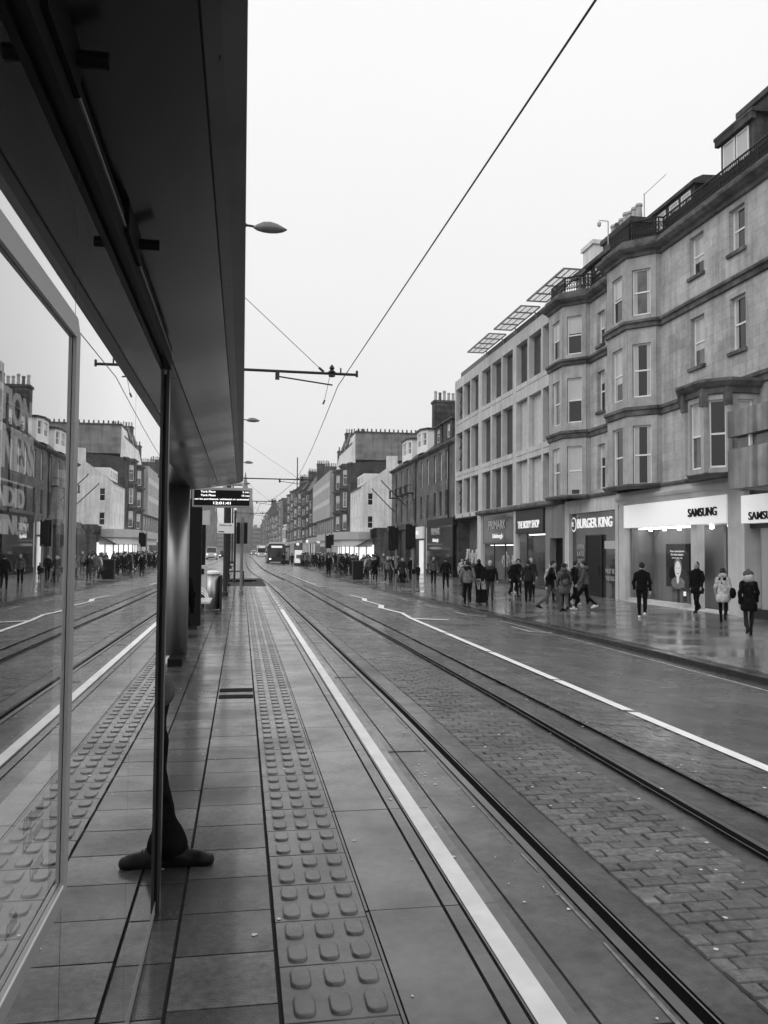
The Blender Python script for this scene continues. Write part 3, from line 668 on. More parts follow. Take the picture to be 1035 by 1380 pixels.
# --- shopfronts at street level (parts of their buildings)
FASC_L = mat('lit white fascia', .8, .4, 0, emit=.3)
DISP = mat('grey display backing', .16, .5, .1, .6, streak=.15)
SHOPG = bpy.data.materials.new('shop window glass'); SHOPG.use_nodes = True
thin_glass(SHOPG, .02, .5)
LAMPE = mat('shop spotlight', .9, .5, 0, emit=14)
SHOPL = mat('shop interior lit', .45, .6, .15, 1.5, emit=.03)  # faint glow in the wall material stands in for shop lighting
def shop(par, y0, y1, zt, zb, pier=CONC, fascia=None, fz=None, back=1.6, glassm=SHOPG, interior=SHOPL, base=.35, bz=None, mull=()):
    """recessed glazed shop bay between piers; fz = (z0, z1) of the sign board"""
    gz = pave_z(16)-.02; m_ = MB()
    m_.box(16.25, 16.25+back+.1, y0, y1, zt-.02, zt+.25, 1); m_.box(16.2+back, 16.3+back, y0, y1, gz, zt, 1); m_.box(16.2, 16.2+back, y0, y0+.06, gz, zt, 1); m_.box(16.2,16.2+back,y1-.06,y1,gz,zt,1)
    m_.box(16.0, 16.25, y0, y1, gz, gz+base, 2)
    for k in mull: m_.box(16.06, 16.14, k-.03, k+.03, gz+base, zt, 2)
    s_ = m_.build('shopfront', [pier, interior, DARKG], par)
    MB().box(16.10, 16.11, y0+.02, y1-.02, gz+base, zt).build('shop_window', [glassm], s_)
    if fascia is not None:
        MB().box(15.93, 16.24, y0+.03, y1-.03, fz[0], fz[1]).build('sign_board', [fascia], s_)
    return s_
GZ = pave_z(16)
def piers(par, ys, z1=4.1, m=CONC, wd=.5, x=15.95):
    for y in ys: MB().box(x, 16.3, y-wd/2, y+wd/2, GZ-.15, z1).build('pier', [m], par)
def spots(par, y0, y1, z, n, x=16.9):
    m_ = MB()
    for k in range(n):
        y = y0+(y1-y0)*(k+.5)/n; m_.lathe([(.05,0),(.08,-.03),(.07,-.12)], (x,y,z), 8)
    m_.build('spotlight', [LAMPE], par)
# phone shop under the near tenement
PSC = mat('pale stone pier', .52, .6, .05, 2, stain=.15)
piers(T1, (25.4,), 3.8, PSC, .8); piers(T1, (33.75,), 3.85, PSC, .55)
m2 = MB(); moulding(m2, [(16,25.0),(16,34.1)], [(0,3.62),(.06,3.62),(.10,3.75),(.18,3.8),(.22,3.9),(.22,3.96),(.12,3.98),(.12,4.12),(-.1,4.12),(-.1,3.62)]); m2.build('shop_cornice', [PSC], T1)
SH = MB(); SH.box(16.3, 19.5, 25.8, 33.48, 2.62, 2.8); SH.box(19.4, 19.6, 25.8, 33.48, GZ-.1, 2.62); SH.box(17.2, 17.3, 28.1, 33.4, GZ-.1, 2.62, 1); SH.box(16.2, 17.2, 33.3, 33.46, GZ, 2.62, 1)
SH.box(16.05, 16.35, 28.9, 33.46, GZ-.1, GZ+.14, 2); SH.prism([(15.75,26),(15.75,33.4),(17.2,33.4),(17.2,28),(19.3,26.5),(19.3,25.8)], GZ-.05, GZ+.012, 2)
SH.box(16.15,16.45,28.1,28.5,GZ,2.62,2); SH.box(16.02,16.3,25.8,33.46,3.55,3.66,2)
sf = SH.build('shopfront', [SHOPL, DISP, PSC], T1)
MB().box(15.90, 16.28, 25.82, 33.45, 2.62, 3.56).build('sign_board', [FASC_L], sf)
text('SAMSUNG', (15.87, 27.25, 3.02), .30, BLACK, sf, width=1.85, ext=.02, bold=.008)
MB().box(16.26, 16.27, 28.5, 33.44, GZ+.15, 2.61).build('shop_window', [SHOPG], sf)
spots(sf, 26.3, 33.2, 2.6, 6, 16.7)
sc_ = MB(); sc_.box(16.9, 16.98, 29.95, 31.75, .25, 1.95); sc_.tube((16.94,30.85,.25),(16.94,30.85,GZ),.05); sco = sc_.build('advert_screen', [BLACK], sf)
FACE = mat('portrait light grey', .55, .6, .2, 3, emit=.25); SUIT = mat('portrait dark grey', .16, .6, .3, 6, emit=.02)
def disc(m_, c, ry, rz_, mi, x, n=20): m_.add([(x, c[0]+ry*math.cos(2*math.pi*k/n), c[1]+rz_*math.sin(2*math.pi*k/n)) for k in range(n)], [tuple(range(n))], mi)
pt = MB(); disc(pt, (30.8,1.04), .30, .36, 1, 16.893); disc(pt, (30.8,.95), .235, .33, 0, 16.889); disc(pt, (30.8,.42), .52, .24, 1, 16.891); disc(pt, (30.8,.55), .1, .16, 0, 16.887)
disc(pt, (30.9,1.0), .045, .018, 1, 16.885); disc(pt, (30.7,1.0), .045, .018, 1, 16.885); disc(pt, (30.8,.79), .08, .018, 1, 16.885); pt.box(16.884,16.886,30.25,31.3,.262,.29,1)
pt.build('portrait', [FACE, SUIT], sco)
WTXT = mat('white print', .85, .5, 0, emit=.35)
for i, (s_, hgt, wd) in enumerate((('Your smartphone', .09, 1.1), ('for what matters', .09, .95), ('ask us in store today', .06, .8))): text(s_, (16.89, 30.85, 1.66-.13*i), hgt, WTXT, sco, width=wd, ext=.002)
tgm = MB(); tgm.yprism([(28.75,.75),(29.65,.75),(29.65,1.7),(29.42,1.95),(28.98,1.95),(28.75,1.7)], 16.8, 16.84); tgm.tube((16.82,29.2,1.9),(16.82,29.0,2.6),.012,n=4); tgm.tube((16.82,29.2,1.9),(16.82,29.4,2.6),.012,n=4); tgo = tgm.build('price_tag_display', [BLACK], sf)
for i, s_ in enumerate(('Save up to', '£150', 'on selected')): text(s_, (16.79, 29.2, 1.5-.16*i), .08 if i != 1 else .14, MIDG, tgo, width=.5, ext=.002)
cd = MB(); cd.box(16.75,16.78,29.9,30.15,GZ+.15,.15); cd.box(16.74,16.75,29.93,30.12,-.05,.12,1); cd.build('leaflet_stand', [BLACK, WTXT], sf)
it = MB()                                                                     # lit shelves deep inside, seen through the doorway
for k in range(3): it.box(19.0,19.3,26.2,27.9,.2+k*.6,.24+k*.6)
it.box(19.32,19.38,26.1,27.9,-.2,2.2,1); it.build('display_shelves', [DARKG, mat('lit shelf backing', .7, .5, .1, emit=.7)], sf)
def added_fill_panel(par, x0, x1, y0, y1, z, e=5):  # glowing panel added under the ceiling to brighten a dark shop interior
    MB().box(x0, x1, y0, y1, z-.03, z).build('added_fill_panel', [mat('added shop fill glow %g' % e, .9, .5, 0, emit=e)], par)
added_fill_panel(sf, 16.45, 16.75, 28.9, 33.2, 2.59, 5); added_fill_panel(sf, 17.6, 19.2, 26.2, 27.9, 2.59, 5)
# burger shop and grey door under the second tenement
piers(T2, (39.9,), 3.9, PSC, .55); piers(T2, (34.25,), 3.9, PSC, .3)
pn = MB(); pn.box(15.96,16.3,34.1,40.2,3.46,4.1); pn.build('shop_cornice', [CONC], T2)
RGL = mat('glossy dark shop glass', .05, .07, .15, .8, spec=.9)
BK = MB(); BK.box(16.14,16.3,34.4,39.62,GZ-.1,3.46); BK.box(16.05,16.14,36.05,37.75,GZ,2.35,1); BK.box(16.02,16.05,36.0,36.05,GZ,2.4,2); BK.box(16.02,16.05,37.75,37.8,GZ,2.4,2); BK.box(16.02,16.05,36.05,37.75,2.35,2.4,2)
BK.box(15.98,16.03,36.3,36.33,.55,.95,2); bko = BK.build('shopfront', [RGL, BLACK, DARKG], T2)
text('BURGER KING', (16.0, 36.75, 2.93), .46, WTXT, bko, width=3.9, ext=.02, bold=.012)
lg = MB(); disc(lg, (39.25,2.93), .32, .36, 0, 16.05); disc(lg, (39.25,2.93), .25, .29, 1, 16.03); lg.build('logo', [WTXT, DARKG], bko)
text('K', (16.0, 39.25, 2.93), .22, WTXT, bko, width=.2, ext=.02)
text('96', (16.1, 38.9, 3.3), .14, PALE, bko, ext=.002)
for s_, y, z, h_, w_ in (('OPEN', 38.6, 1.85, .2, .8), ('LATE', 38.6, 1.5, .2, .8), ('TASTE IS', 38.6, 1.15, .2, .8), ('MUST BE', 35.3, .75, .2, .9), ('THE KING', 35.3, .42, .2, .9)): text(s_, (16.12, y, z), h_, PALE, bko, width=w_, ext=.002)
MB().box(16.11,16.13,34.75,35.85,1.75,2.1).build('poster', [mat('pale window poster', .45, .5, .1, 20)], bko)
GD = MB(); GD.box(15.97,16.3,40.2,43.0,2.3,4.0); GD.box(15.97,16.3,40.2,40.5,GZ,2.3); GD.box(15.97,16.3,42.3,43.0,GZ,2.3); GD.box(16.7,16.8,40.5,42.3,GZ,2.3,1)
GD.build('shopfront', [mat('grey rendered entrance', .2, .6, .06, 2, streak=.2), BLACK], T2)
# cosmetics shop and the big fashion shop under the grid office
bs = shop(GB, 43.2, 47.85, 2.62, 0, fascia=mat('charcoal fascia', .03, .5, .05), fz=(2.64,3.95), mull=(46.2,), interior=mat('dim shop interior', .12, .6, .3, 1.5), base=.12)
text('THE BODY SHOP', (15.9, 45.55, 3.1), .42, WTXT, bs, width=3.6, ext=.015, bold=.012)
m2 = MB(); moulding(m2, [(16,41.2),(16,55.6)], [(0,4.0),(.3,4.02),(.36,4.1),(.36,4.22),(.1,4.32),(-.1,4.32),(-.1,4.0)]); m2.build('shop_cornice', [TRIMD], GB)
pl = mat('dim shop interior')if False else MATS['dim shop interior']
DIMG = mat('black reflective shop glass', .03, .06, .1, .8, spec=.9)
ps = shop(GB, 48.3, 55.1, 4.0, 0, mull=(50.3,52.6), interior=pl, base=.3, back=1.3)
MB().box(16.06,16.09,48.35,55.05,2.1,3.95).build('sign_glass', [DIMG], ps)
text('PRIMARK', (16.02, 51.9, 3.25), .55, PALE, ps, width=3.6, ext=.01); text('Edinburgh', (16.02, 51.7, 2.55), .36, WTXT, ps, width=2.1, ext=.012, bold=.01)
added_fill_panel(bs, 16.6, 17.0, 43.6, 47.4, 2.58, 3); added_fill_panel(ps, 16.5, 16.9, 48.8, 54.8, 2.0, 3)
piers(GB, (48.1,), 4.0, CONC, .35); piers(GB, (55.7,), 4.3, CONC, .9)
# recessed corner and its return window, lit mannequins behind
rc = MB(); rc.box(16.0,17.2,56.2,62.6,3.95,4.28,0); rc.box(17.2,17.3,56.2,62.7,GZ,4.1,1); rc.box(16.0,17.2,62.78,62.9,GZ,GZ+.5,0)
rco = rc.build('shopfront', [BLACK, pl], GB)
DBs = MB(); DBs.box(15.9,16.3,62.75,72.2,GZ-.1,GZ+.45); DBs.box(15.9,16.3,62.75,72.2,3.6,4.2); DBs.box(15.92,16.0,63,72,GZ+.4,3.65,1); DBs.box(15.9,16.3,72.0,72.3,GZ-.1,4.2,2); pso = DBs.build('shopfront', [BLACK, DIMG, CONC], DB)
text('PRIMARK', (15.88, 68.6, 3.15), .55, PALE, pso, width=3.2, ext=.01); text('Edinburgh', (15.88, 68.6, 2.45), .36, WTXT, pso, width=2.0, ext=.012, bold=.01)
# small square sign shop and the rest of the terrace ground floor
sqm = MB(); sqm.box(15.9,16.3,72.4,79,3.75,4.15); sqm.box(16.1,16.3,72.4,89.8,GZ-.1,3.8,1); sqm.box(15.92,16.1,72.6,73.2,GZ,3.7,2); sqm.box(15.92,16.1,77.7,79,GZ,3.7,2); sqm.box(16.0,16.1,74.0,75.6,GZ,2.5,3)
sqo = sqm.build('shopfront', [TRIMD, DARKG, STONEM, mat('lit doorway', .7, .5, .1, 2, emit=.35)], DB)
MB().box(15.75,15.95,73.0,77.6,2.66,3.72).build('sign_board', [mat('pale square sign', .6, .4, .03, emit=.12)], sqo); text('EE', (15.72,75.3,3.15), .36, WTXT, sqo, width=1.0, ext=.02, bold=.03)
col_ = MB()
for y in (81,86,89.8): col_.box(15.7,16.2,y-.4,y+.4,GZ-.1,3.7)
col_.box(15.5,16.3,79,90.2,3.6,4.15); col_.build('portico', [STONED], DB)

# --- concrete walkway block at the near right edge
WB = site('walkway_building', (14.4,20,-.45), 'weathered concrete walkway with long slit window over a second phone shop', 'building')
wb = MB(); wb.box(14.4,16,14,23.25,3.52,4.69); wb.box(14.4,16.0,14,23.25,5.08,5.86); wb.box(14.6,16.0,14,23.05,4.69,5.08,1); wb.box(14.42,14.52,14,23.2,4.69,4.72,1)
for y in (22.3,20.6,18.9): wb.box(14.5,14.58,y-.04,y+.04,4.69,5.08,2)
wb.build('walkway', [CONC2, GLASS_M, WHITE], WB)
sb = MB(); sb.box(15.75,16.3,24.55,24.98,GZ-.1,3.6,0); sb.box(15.9,16.3,14,24.55,GZ-.1,GZ+.3,1); sb.box(15.95,16.3,14,24.6,2.4,3.6,1); so_ = sb.build('shopfront', [CONC, DARKG], WB)
MB().box(15.98,16.0,15,24.0,GZ+.3,2.4).build('shop_window', [mat('pale frosted shop panel', .35, .3, .05, 1)], so_)
MB().box(15.55,15.95,15,24.4,2.55,3.42).build('sign_board', [FASC_L], so_); text('SAMSUNG', (15.52,23.1,2.75), .25, BLACK, so_, width=1.7, ext=.015, bold=.006)
lg = MB(); lg.yprism([(22.2,.3),(23.1,.3),(23.1,1.5),(22.9,1.7),(22.4,1.7),(22.2,1.5)], 15.93, 15.96); lgo = lg.build('price_tag_display', [BLACK], so_)
for i, s_ in enumerate(('£50', 'Free', 'over')): text(s_, (15.925, 22.65, 1.25-.28*i), .16, WTXT, lgo, width=.55, ext=.002)
MB().box(16.05,16.4,14,17.6,4.0,13.5).build('wall', [STONE], WB)

# --- white gabled building past the side street
WG = site('gabled_building', (16,118,-.42), 'white rendered building with blank gable and curved pale shop fascia on the corner', 'building')
fg = Fr((26,114),(16,114))                  # gable faces the camera; u runs towards the street
mb = MB(); hs = [(8.36,9.11,7.68,9.37),(8.36,9.11,4.53,6.22)]
fgo = Fr((16,114),(26,114)); fgo.n = Vector((0,1))
hs = [(.9,1.64,7.68,9.37),(.9,1.64,4.53,6.22)]
wall_grid(mb, fgo, 0, 10, -.42, 10.2, hs, .15)
mb.add([(16,114,10.2),(26,114,10.2),(20.9,114,13.6),(19.6,114,12.9)], [(0,1,2,3)])
fr = FF(); h2 = [(y, y+.8, c, d) for y in (115.6,118.2,120.8,123.2) for c, d in ((7.6,9.3),(4.6,6.2))]
wall_grid(mb, fr, 114, 125.6, -.42, 10.2, h2, .15); mb.build('wall', [RENDER], WG)
for h in hs: window(WG, fgo, *h, rec=.1, sill=False, glass=GLASS_D)
for h in h2: window(WG, fr, *h, rec=.1, sill=False)
MB().xprism([(15.8,10.15),(20.9,13.55),(26,10.1)], 114.2, 125.6).build('roof', [SLATE], WG)
MB().box(19.6,21.0,113.95,115,11,14.55).build('chimney', [RENDER], WG)
d = MB(); d.box(16.6,18.6,115.5,122.5,10.6,12.2); fd = Fr((16.57,115.5),(16.57,122.5)); dmo = d.build('dormer', [WHITE], WG)
for a in (.6,2.3,4.0,5.6): window(dmo, fd, a, a+.9, 10.9, 11.95, rec=0, sill=False, glass=GLASS_D)
cur = [(17.9,113.4),(15.6,113.2),(14.2,114.0),(13.2,116),(12.9,119),(12.9,147),(16,147),(16,114),(17.9,114)]
fs_ = MB(); fs_.prism(cur, 3.0, 4.05); fs_.build('shop_fascia', [mat('light grey curved fascia', .42, .5, .05)], WG)
cu2 = [(17.8,113.6),(15.7,113.5),(14.5,114.2),(13.6,116.1),(13.4,119),(13.4,146),(16,146),(16,114),(17.8,114)]
fs_ = MB(); fs_.prism(cu2, 2.0, 3.0); fs_.prism(cu2, GZ-.1, GZ+.3)
fs_.build('shop_wall', [mat('warm white wall', .6, .6, .05)], WG)
LITW = mat('brightly lit shop window', .8, .4, .35, 2.5, emit=.65)
lw = MB(); cu3 = [(x+.12,y+.1) for x, y in cu2[:-3]]
lw.prism(cu2[:5]+[(13.4,134),(14.6,134),(14.6,115.2),(17.8,114.1)], GZ+.3, 2.0); lwo = lw.build('shop_window', [LITW], WG)
lm = MB()
for (xa, ya), (xb, yb) in zip(cu2[:5], cu2[1:6]):
    n = max(2, int(math.hypot(xb-xa, yb-ya)/1.3))
    for k in range(n): x = xa+(xb-xa)*k/n; y = ya+(yb-ya)*k/n; lm.box(x-.1,x+.02,y-.1,y+.1,GZ,2.1)
lm.build('mullion', [STONEM], lwo)

def victorian(y0, y1, zt, storeys, label, name='stone_building', wallm=STONED, x=16., bayn=1, roofh=3., chims=2, groups=None, wn=None, gable=True, ztop0=4.3, winframe=WHITE, bayd=.9, depth=14, lit=True, roofm=None):
    B = site(name, (x,(y0+y1)/2,-.42), label, 'building', groups)
    mb = MB(); fr = FF(x); n = wn or max(2, int((y1-y0)/3.4)); hs = []; fh = (zt-ztop0)/storeys
    bys = [y0+(y1-y0)*(k+.5)/bayn-1.7 for k in range(bayn)] if bayn else []
    for k in range(n):
        y = y0+(y1-y0)*(k+.5)/n
        if any(b-.7 < y < b+4.1 for b in bys): continue
        for s_ in range(storeys): hs.append((y-.5, y+.5, ztop0+fh*s_+.5, ztop0+fh*(s_+1)-.6))
    wall_grid(mb, fr, y0, y1, ztop0-.2, zt, hs, .25); mb.box(x+.4, x+depth, y0+.05, y1-.05, -.4, zt-.05, 0)
    for yy in (y0, y1): mb.add([(x,yy,-.4),(x+depth,yy,-.4),(x+depth,yy,zt),(x+depth*.45,yy,zt+roofh),(x+depth*.25,yy,zt+roofh),(x,yy,zt)], [(0,1,2,3,4,5)], 1)
    for b in bys:
        P = [(x,b),(x-bayd,b+.8),(x-bayd,b+2.6),(x,b+3.4)]
        for p, q in zip(P[:-1], P[1:]):
            f2 = Fr(p, q); h3 = [(f2.len/2-.38, f2.len/2+.38, ztop0+fh*s_+.4, ztop0+fh*(s_+1)-.7) for s_ in range(storeys)]
            wall_grid(mb, f2, 0, f2.len, ztop0-.2, zt+.3, h3, .12)
            for h in h3: window(B, f2, *h, rec=.08, sill=False, glass=GLASS_M, frame=winframe)
        m2 = MB()
        for s_ in range(storeys+1): moulding(m2, P, band(ztop0+fh*s_-.25, ztop0+fh*s_+.1, .3), 0)
        m2.build('bay_cornice', [TRIMD], B)
    mb.build('wall', [wallm, STONEX], B)
    for h in hs: window(B, fr, *h, rec=.15, sill=False, frame=winframe)
    m2 = MB(); moulding(m2, [(x,y0),(x,y1)], [(0,zt-.3),(.15,zt-.25),(.45,zt),(.45,zt+.1),(-.3,zt+.2),(-.3,zt-.3)]); m2.build('cornice', [TRIMD], B)
    MB().xprism([(x-.1,zt),(x+depth*.2,zt+roofh),(x+depth*.5,zt+roofh),(x+depth,zt)], y0+.1, y1-.1).build('roof', [roofm or SLATE], B)
    for k in range(chims):
        yy = y0+(y1-y0)*(k+.02 if chims > 1 else .0)+ (0 if k else .1); chimney(B, x+1.5, x+4.5, yy, yy+1.3, zt, zt+roofh+1.6, wallm, 7, .8, 'x')
    sh = MB(); sh.box(x-.1, x+.4, y0, y1, 3.3, 4.1); sh.box(x+.1, x+.4, y0, y1, GZ-.1, 3.3, 1)
    k = y0+.5
    while k < y1-.5: sh.box(x-.05, x+.1, k-.3, k+.3, GZ-.1, 3.3, 2); k += 4.2
    sh.build('shopfront', [random.choice([PALE, STONEM, DARKG, CONC]), random.choice([GLASS_D, mat('softly lit shop glass', .5, .3, .5, .8, emit=.35)]) if lit else GLASS_D, wallm], B)
    return B
# tall dark tenement with the big blank rendered gable
TB = victorian(125.75, 145, 14.6, 3, 'tall soot-dark tenement with huge blank pale gable wall and chimney pots along its top', bayn=2, chims=0, roofh=.4, depth=16)
gv = MB(); gv.box(16.7, 40, 125.72, 131, 15.2, 19.3); gv.box(16.6, 40.1, 125.6, 131.1, 19.3, 19.5, 1)
for k in range(34): gv.lathe([(.13,0),(.1,.5)], (17.2+k*.68, 126.2, 19.5), 6, 1)
gv.xprism([(15.7,14.7),(16.7,19.2),(16.75,14.7)], 125.8, 144, 2); gv.build('penthouse', [mat('blank grey gable', .22, .85, .08, 1, stain=.25, streak=.2, brick=(3,.5,.01,.9,'XZ')), STONED, RENDER], TB)
gv = MB(); gv.box(16.35,17.9,127,143.5,14.6,18.0); gv.xprism([(16.2,18),(16.9,20.3),(17.9,18)],132,136); gv.xprism([(16.2,18),(16.9,20),(17.9,18)],138.5,142); gv.build('mansard', [SLATE], TB)
chimney(TB, 17.5, 21, 144.2, 146, 16, 21.8, STONED, 8, .8, 'x')
# grey sixties block with cantilevered upper box
MBk = site('office_block', (16,163,-.42), 'light grey sixties office block with windowless cantilevered upper storeys', 'building')
m_ = MB(); m_.box(14.9, 30, 145.2, 181, 7.2, 15.3); m_.box(15.7,30,145.2,181,-.4,7.2,1)
for z in (9.6,12.6): m_.box(14.88,14.9,146,180.4,z,z+.9,2)
for k in range(9): m_.box(15.6,15.7,146+k*4-.15,146+k*4+.15,3.6,7.2,0)
m_.box(13.6,15.7,145,181,2.9,3.9,0); m_.build('wall', [mat('light grey cladding panel', .38, .6, .06, 1, brick=(1.6,1.0,.02,.85,'YZ'), streak=.15), mat('curtain wall glass', .10, .15, .3, .6, spec=.8), mat('pale blind window', .5, .4, .15, 1)], MBk)
chimney(MBk, 18, 22, 160, 162, 15.2, 20.5, STONED, 8, .8, 'x')
victorian(181.2, 200, 13.5, 3, 'dark baroque stone block with pale balcony storeys and tall brick stack beyond the sixties block', bayn=2, chims=2, roofh=4.5, wallm=STONED)
victorian(200.2, 226, 15.5, 4, 'dark overhanging Victorian block with recessed upper loggia and pale oriel', bayn=2, chims=2, roofh=5, wallm=STONED, winframe=PALE)
victorian(226.2, 262, 17.5, 4, 'sooty stone hotel with deep projecting eaves and stone balconies', bayn=2, chims=2, roofh=3.5, wallm=STONEM)
victorian(262.2, 300, 20, 5, 'tall brown-grey stone block with bracketed cornice at its upper edge', bayn=2, chims=1, roofh=2.5, wallm=STONEM)
WS = site('corner_shop_building', (15,308,-.4), 'small white corner building with curved bay window above a shop', 'building')
m_ = MB(); m_.lathe([(2.8,-.4),(2.8,3.6),(3.2,3.8),(3.2,4.2),(2.8,4.4),(2.8,9.6),(3.1,9.8),(3.1,10.2),(.1,11)], (17.5,303.5,0), 20); m_.box(16,30,303.5,340,-.4,10); m_.build('wall', [RENDER], WS)
fw_ = Fr((14.75,302.8),(14.75,304.2)); window(WS, fw_, 0,1.4,5.4,8.4, rec=-.2, glass=GLASS_D, sill=False, frame=DARKG); f9 = Fr((15.9,301.2),(15.1,302.2)); window(WS, f9, 0,1.2,5.4,8.4, rec=-.12, glass=GLASS_D, sill=False, frame=DARKG)
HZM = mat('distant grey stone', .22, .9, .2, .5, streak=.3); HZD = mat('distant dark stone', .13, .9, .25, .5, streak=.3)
victorian(340, 372, 22, 5, 'tall slab-like grey block with plain blank end wall', wallm=HZM, bayn=1, chims=0, roofh=.4)
victorian(372.3, 430, 17, 4, 'mid-height stone row with pale window surrounds before the far bend', wallm=HZM, bayn=3, chims=2, roofh=3)
victorian(430.3, 520, 19, 4, 'long hazy stone row stepping down the far end of the street', wallm=HZD, bayn=3, chims=2, roofh=3)
victorian(520.3, 640, 25, 5, 'domed hazy block standing highest above the far rooftops', wallm=HZD, bayn=2, chims=1, roofh=5)
victorian(640.5, 760, 22, 5, 'farthest grey row joining the block that closes the street', wallm=HZD, bayn=0, chims=2, roofh=4, wn=10)
# block that closes the vista
VB = site('terminal_block', (5,780,-.4), 'long pale hazy office block closing the far end of the street', 'building')
m_ = MB(); m_.box(-25, 40, 780, 800, -.4, 21); 
for k in range(5): m_.box(-24.5,39.5,779.7,780,2.5+k*3.9,4.2+k*3.9,1)
for k in range(9): m_.box(-22+k*6.5,-19+k*6.5,781,786,21,23.5)
m_.build('wall', [mat('far pale block', .26, .9, .1, .4), mat('far window band', .10, .5, .4, 1.5)], VB)
hill = MB(); n = 40
hill.add([(-420+840*k/n, 1250, -1) for k in range(n+1)]+[(-420+840*k/n, 1300, 14+22*math.exp(-((k-17)/9.)**2)+3*math.sin(k*1.3)) for k in range(n+1)], [(k,k+1,n+2+k,n+1+k) for k in range(n)])
struct(hill.build('hill', mat('far hill', .1, .95, .2, .02)))
# south side: a dark stone gallery and towers beyond the gardens, with bare trees
def tower(x, y, zb, zt, wd, label, m=HZM):
    T_ = site('stone_tower', (x,y,zb), label, 'tower'); t = MB()
    h = zt-zb; t.box(x-wd/2,x+wd/2,y-wd/2,y+wd/2,zb,zb+h*.45)
    t.build('base', [m], T_); t = MB()
    t.lathe([(wd*.42,0),(wd*.38,h*.2),(wd*.44,h*.21),(wd*.26,h*.24),(wd*.2,h*.36),(wd*.1,h*.5),(.08,h*.62)], (x,y,zb+h*.45), 8); t.build('spire', [m], T_); t = MB()
    for sx in (-1,1):
        for sy in (-1,1): t.lathe([(wd*.09,0),(wd*.07,h*.1),(.02,h*.26)], (x+sx*wd*.45,y+sy*wd*.45,zb+h*.45), 6)
    t.build('pinnacle', [m], T_)
tower(1.5, 480, -.4, 42, 9, 'hazy clock tower rising over the far end of the street'); tower(-19, 500, -.4, 38, 9, 'fainter gothic spire beyond the south side trees')
SB = victorian  # south side blocks are simple long stone boxes with windows, seen between posts
GS = site('gallery_building', (-16,300,-.4), 'low dark stone gallery beyond the gardens on the south side', 'building')
m_ = MB(); m_.box(-34,-15,255,330,-.4,8.6); m_.box(-34.5,-14.5,254,331,8.6,9.4)
for k in range(14): m_.box(-14.95,-14.5,258+k*5.2,259.4+k*5.2,-.4,8.6)
m_.build('wall', [HZD], GS)

# ---------------------------------------------------------------- bare winter trees beyond the south pavement
BARK = mat('dark wet bark', .035, .8, .3, 6); TWIG = mat('dark winter twigs', .03, .9, .3)
def tree(x, y, h, label, seed):
    rr = random.Random(seed); T_ = site('bare_tree', (x,y,-.35), label, 'tree', 'bare trees along the south pavement')
    tr = MB(); cr = MB(); tr.tube((x,y,-.4), (x+.1,y,h*.3), .28, .2, 8)
    def br(p, d, L_, r_, lv):
        q = p+d*L_; (tr if lv < 2 else cr).tube(p, q, r_, r_*.6, 5 if lv < 2 else 3)
        if lv >= 5: return
        for _ in range(3 if lv < 3 else 4):
            nd = (d+Vector((rr.uniform(-1,1), rr.uniform(-1,1), rr.uniform(-.35,.7)))*.75).normalized(); br(q, nd, L_*rr.uniform(.6,.82), r_*.55, lv+1)
    for k in range(4): br(Vector((x+.1,y,h*.3)), Vector((math.cos(k*1.7)*.6, math.sin(k*1.7)*.6, 1)).normalized(), h*.2, .13, 1)
    tr.build('trunk', [BARK], T_); cr.build('crown', [TWIG], T_)
for i, (x, y, h) in enumerate(((-16.5,95,10),(-17.5,120,11),(-16,150,10.5),(-18,185,12))):
    tree(x, y, h, ['bare tree nearest the stop on the south side','bare tree second along the south pavement','bare tree third along the south pavement','bare tree farthest along the south pavement'][i], i)

# ================================================================ TRAM SHELTER
CANM = mat('dark satin canopy soffit', .012, .20, .2, 1.2, .02, 3, metal=0., spec=.36, rvar=.06)
SHG = bpy.data.materials.new('shelter glass'); SHG.use_nodes = True; thin_glass(SHG, .26, 1.6, 1.5, 0., .76)
FRM = mat('pale anodised frame', .36, .35, .05, metal=.3)
DKF = mat('dark anodised post', .05, .3, .05, metal=.3)
TS = site('tram_shelter', (-.36,0,0), 'dark steel and glass tram shelter with deep overhanging canopy along the platform', 'shelter')
cn_ = MB(); prof = [(-.012,2.665),(-.06,2.640),(-.37,2.575),(-.78,2.52),(-1.14,2.545),(-1.7,2.62),(-2.7,2.78),(-2.7,2.86),(-1.2,2.96),(-.12,2.76),(-.012,2.70)]
n_ = len(prof); y0, y1 = -6., 13.1
cn_.add([(x,y0,z) for x,z in prof]+[(x+.02,y1-(0 if x > -.5 else .0),z) for x,z in prof], [tuple(range(n_))[::-1], tuple(range(n_,2*n_))]+[(k,(k+1)%n_,n_+(k+1)%n_,n_+k) for k in range(n_)])
can = cn_.build('canopy', [CANM], TS)
def zc(x): return float(np.interp(x, [-2.7,-1.7,-1.14,-.78,-.37,-.06,-.012], [2.78,2.62,2.545,2.52,2.575,2.64,2.665]))
jn = MB()
for x, w_ in ((-.10,.005),(-.372,.007),(-1.14,.007)):
    jn.add([(x-w_/2,y0,zc(x)-.0025),(x+w_/2,y0,zc(x)-.0025),(x+w_/2+.02,y1,zc(x)-.0025),(x-w_/2+.02,y1,zc(x)-.0025)], [(0,1,2,3)])
for y in (.85,4.78,8.7,12.62):
    xs = [-2.6,-1.7,-1.14,-.78,-.37,-.10]
    for a, b in zip(xs[:-1], xs[1:]): jn.add([(a,y,zc(a)-.002),(b,y,zc(b)-.002),(b,y+.009,zc(b)-.002),(a,y+.009,zc(a)-.002)], [(0,1,2,3)])
jn.build('panel_joint', [BLACK], can)
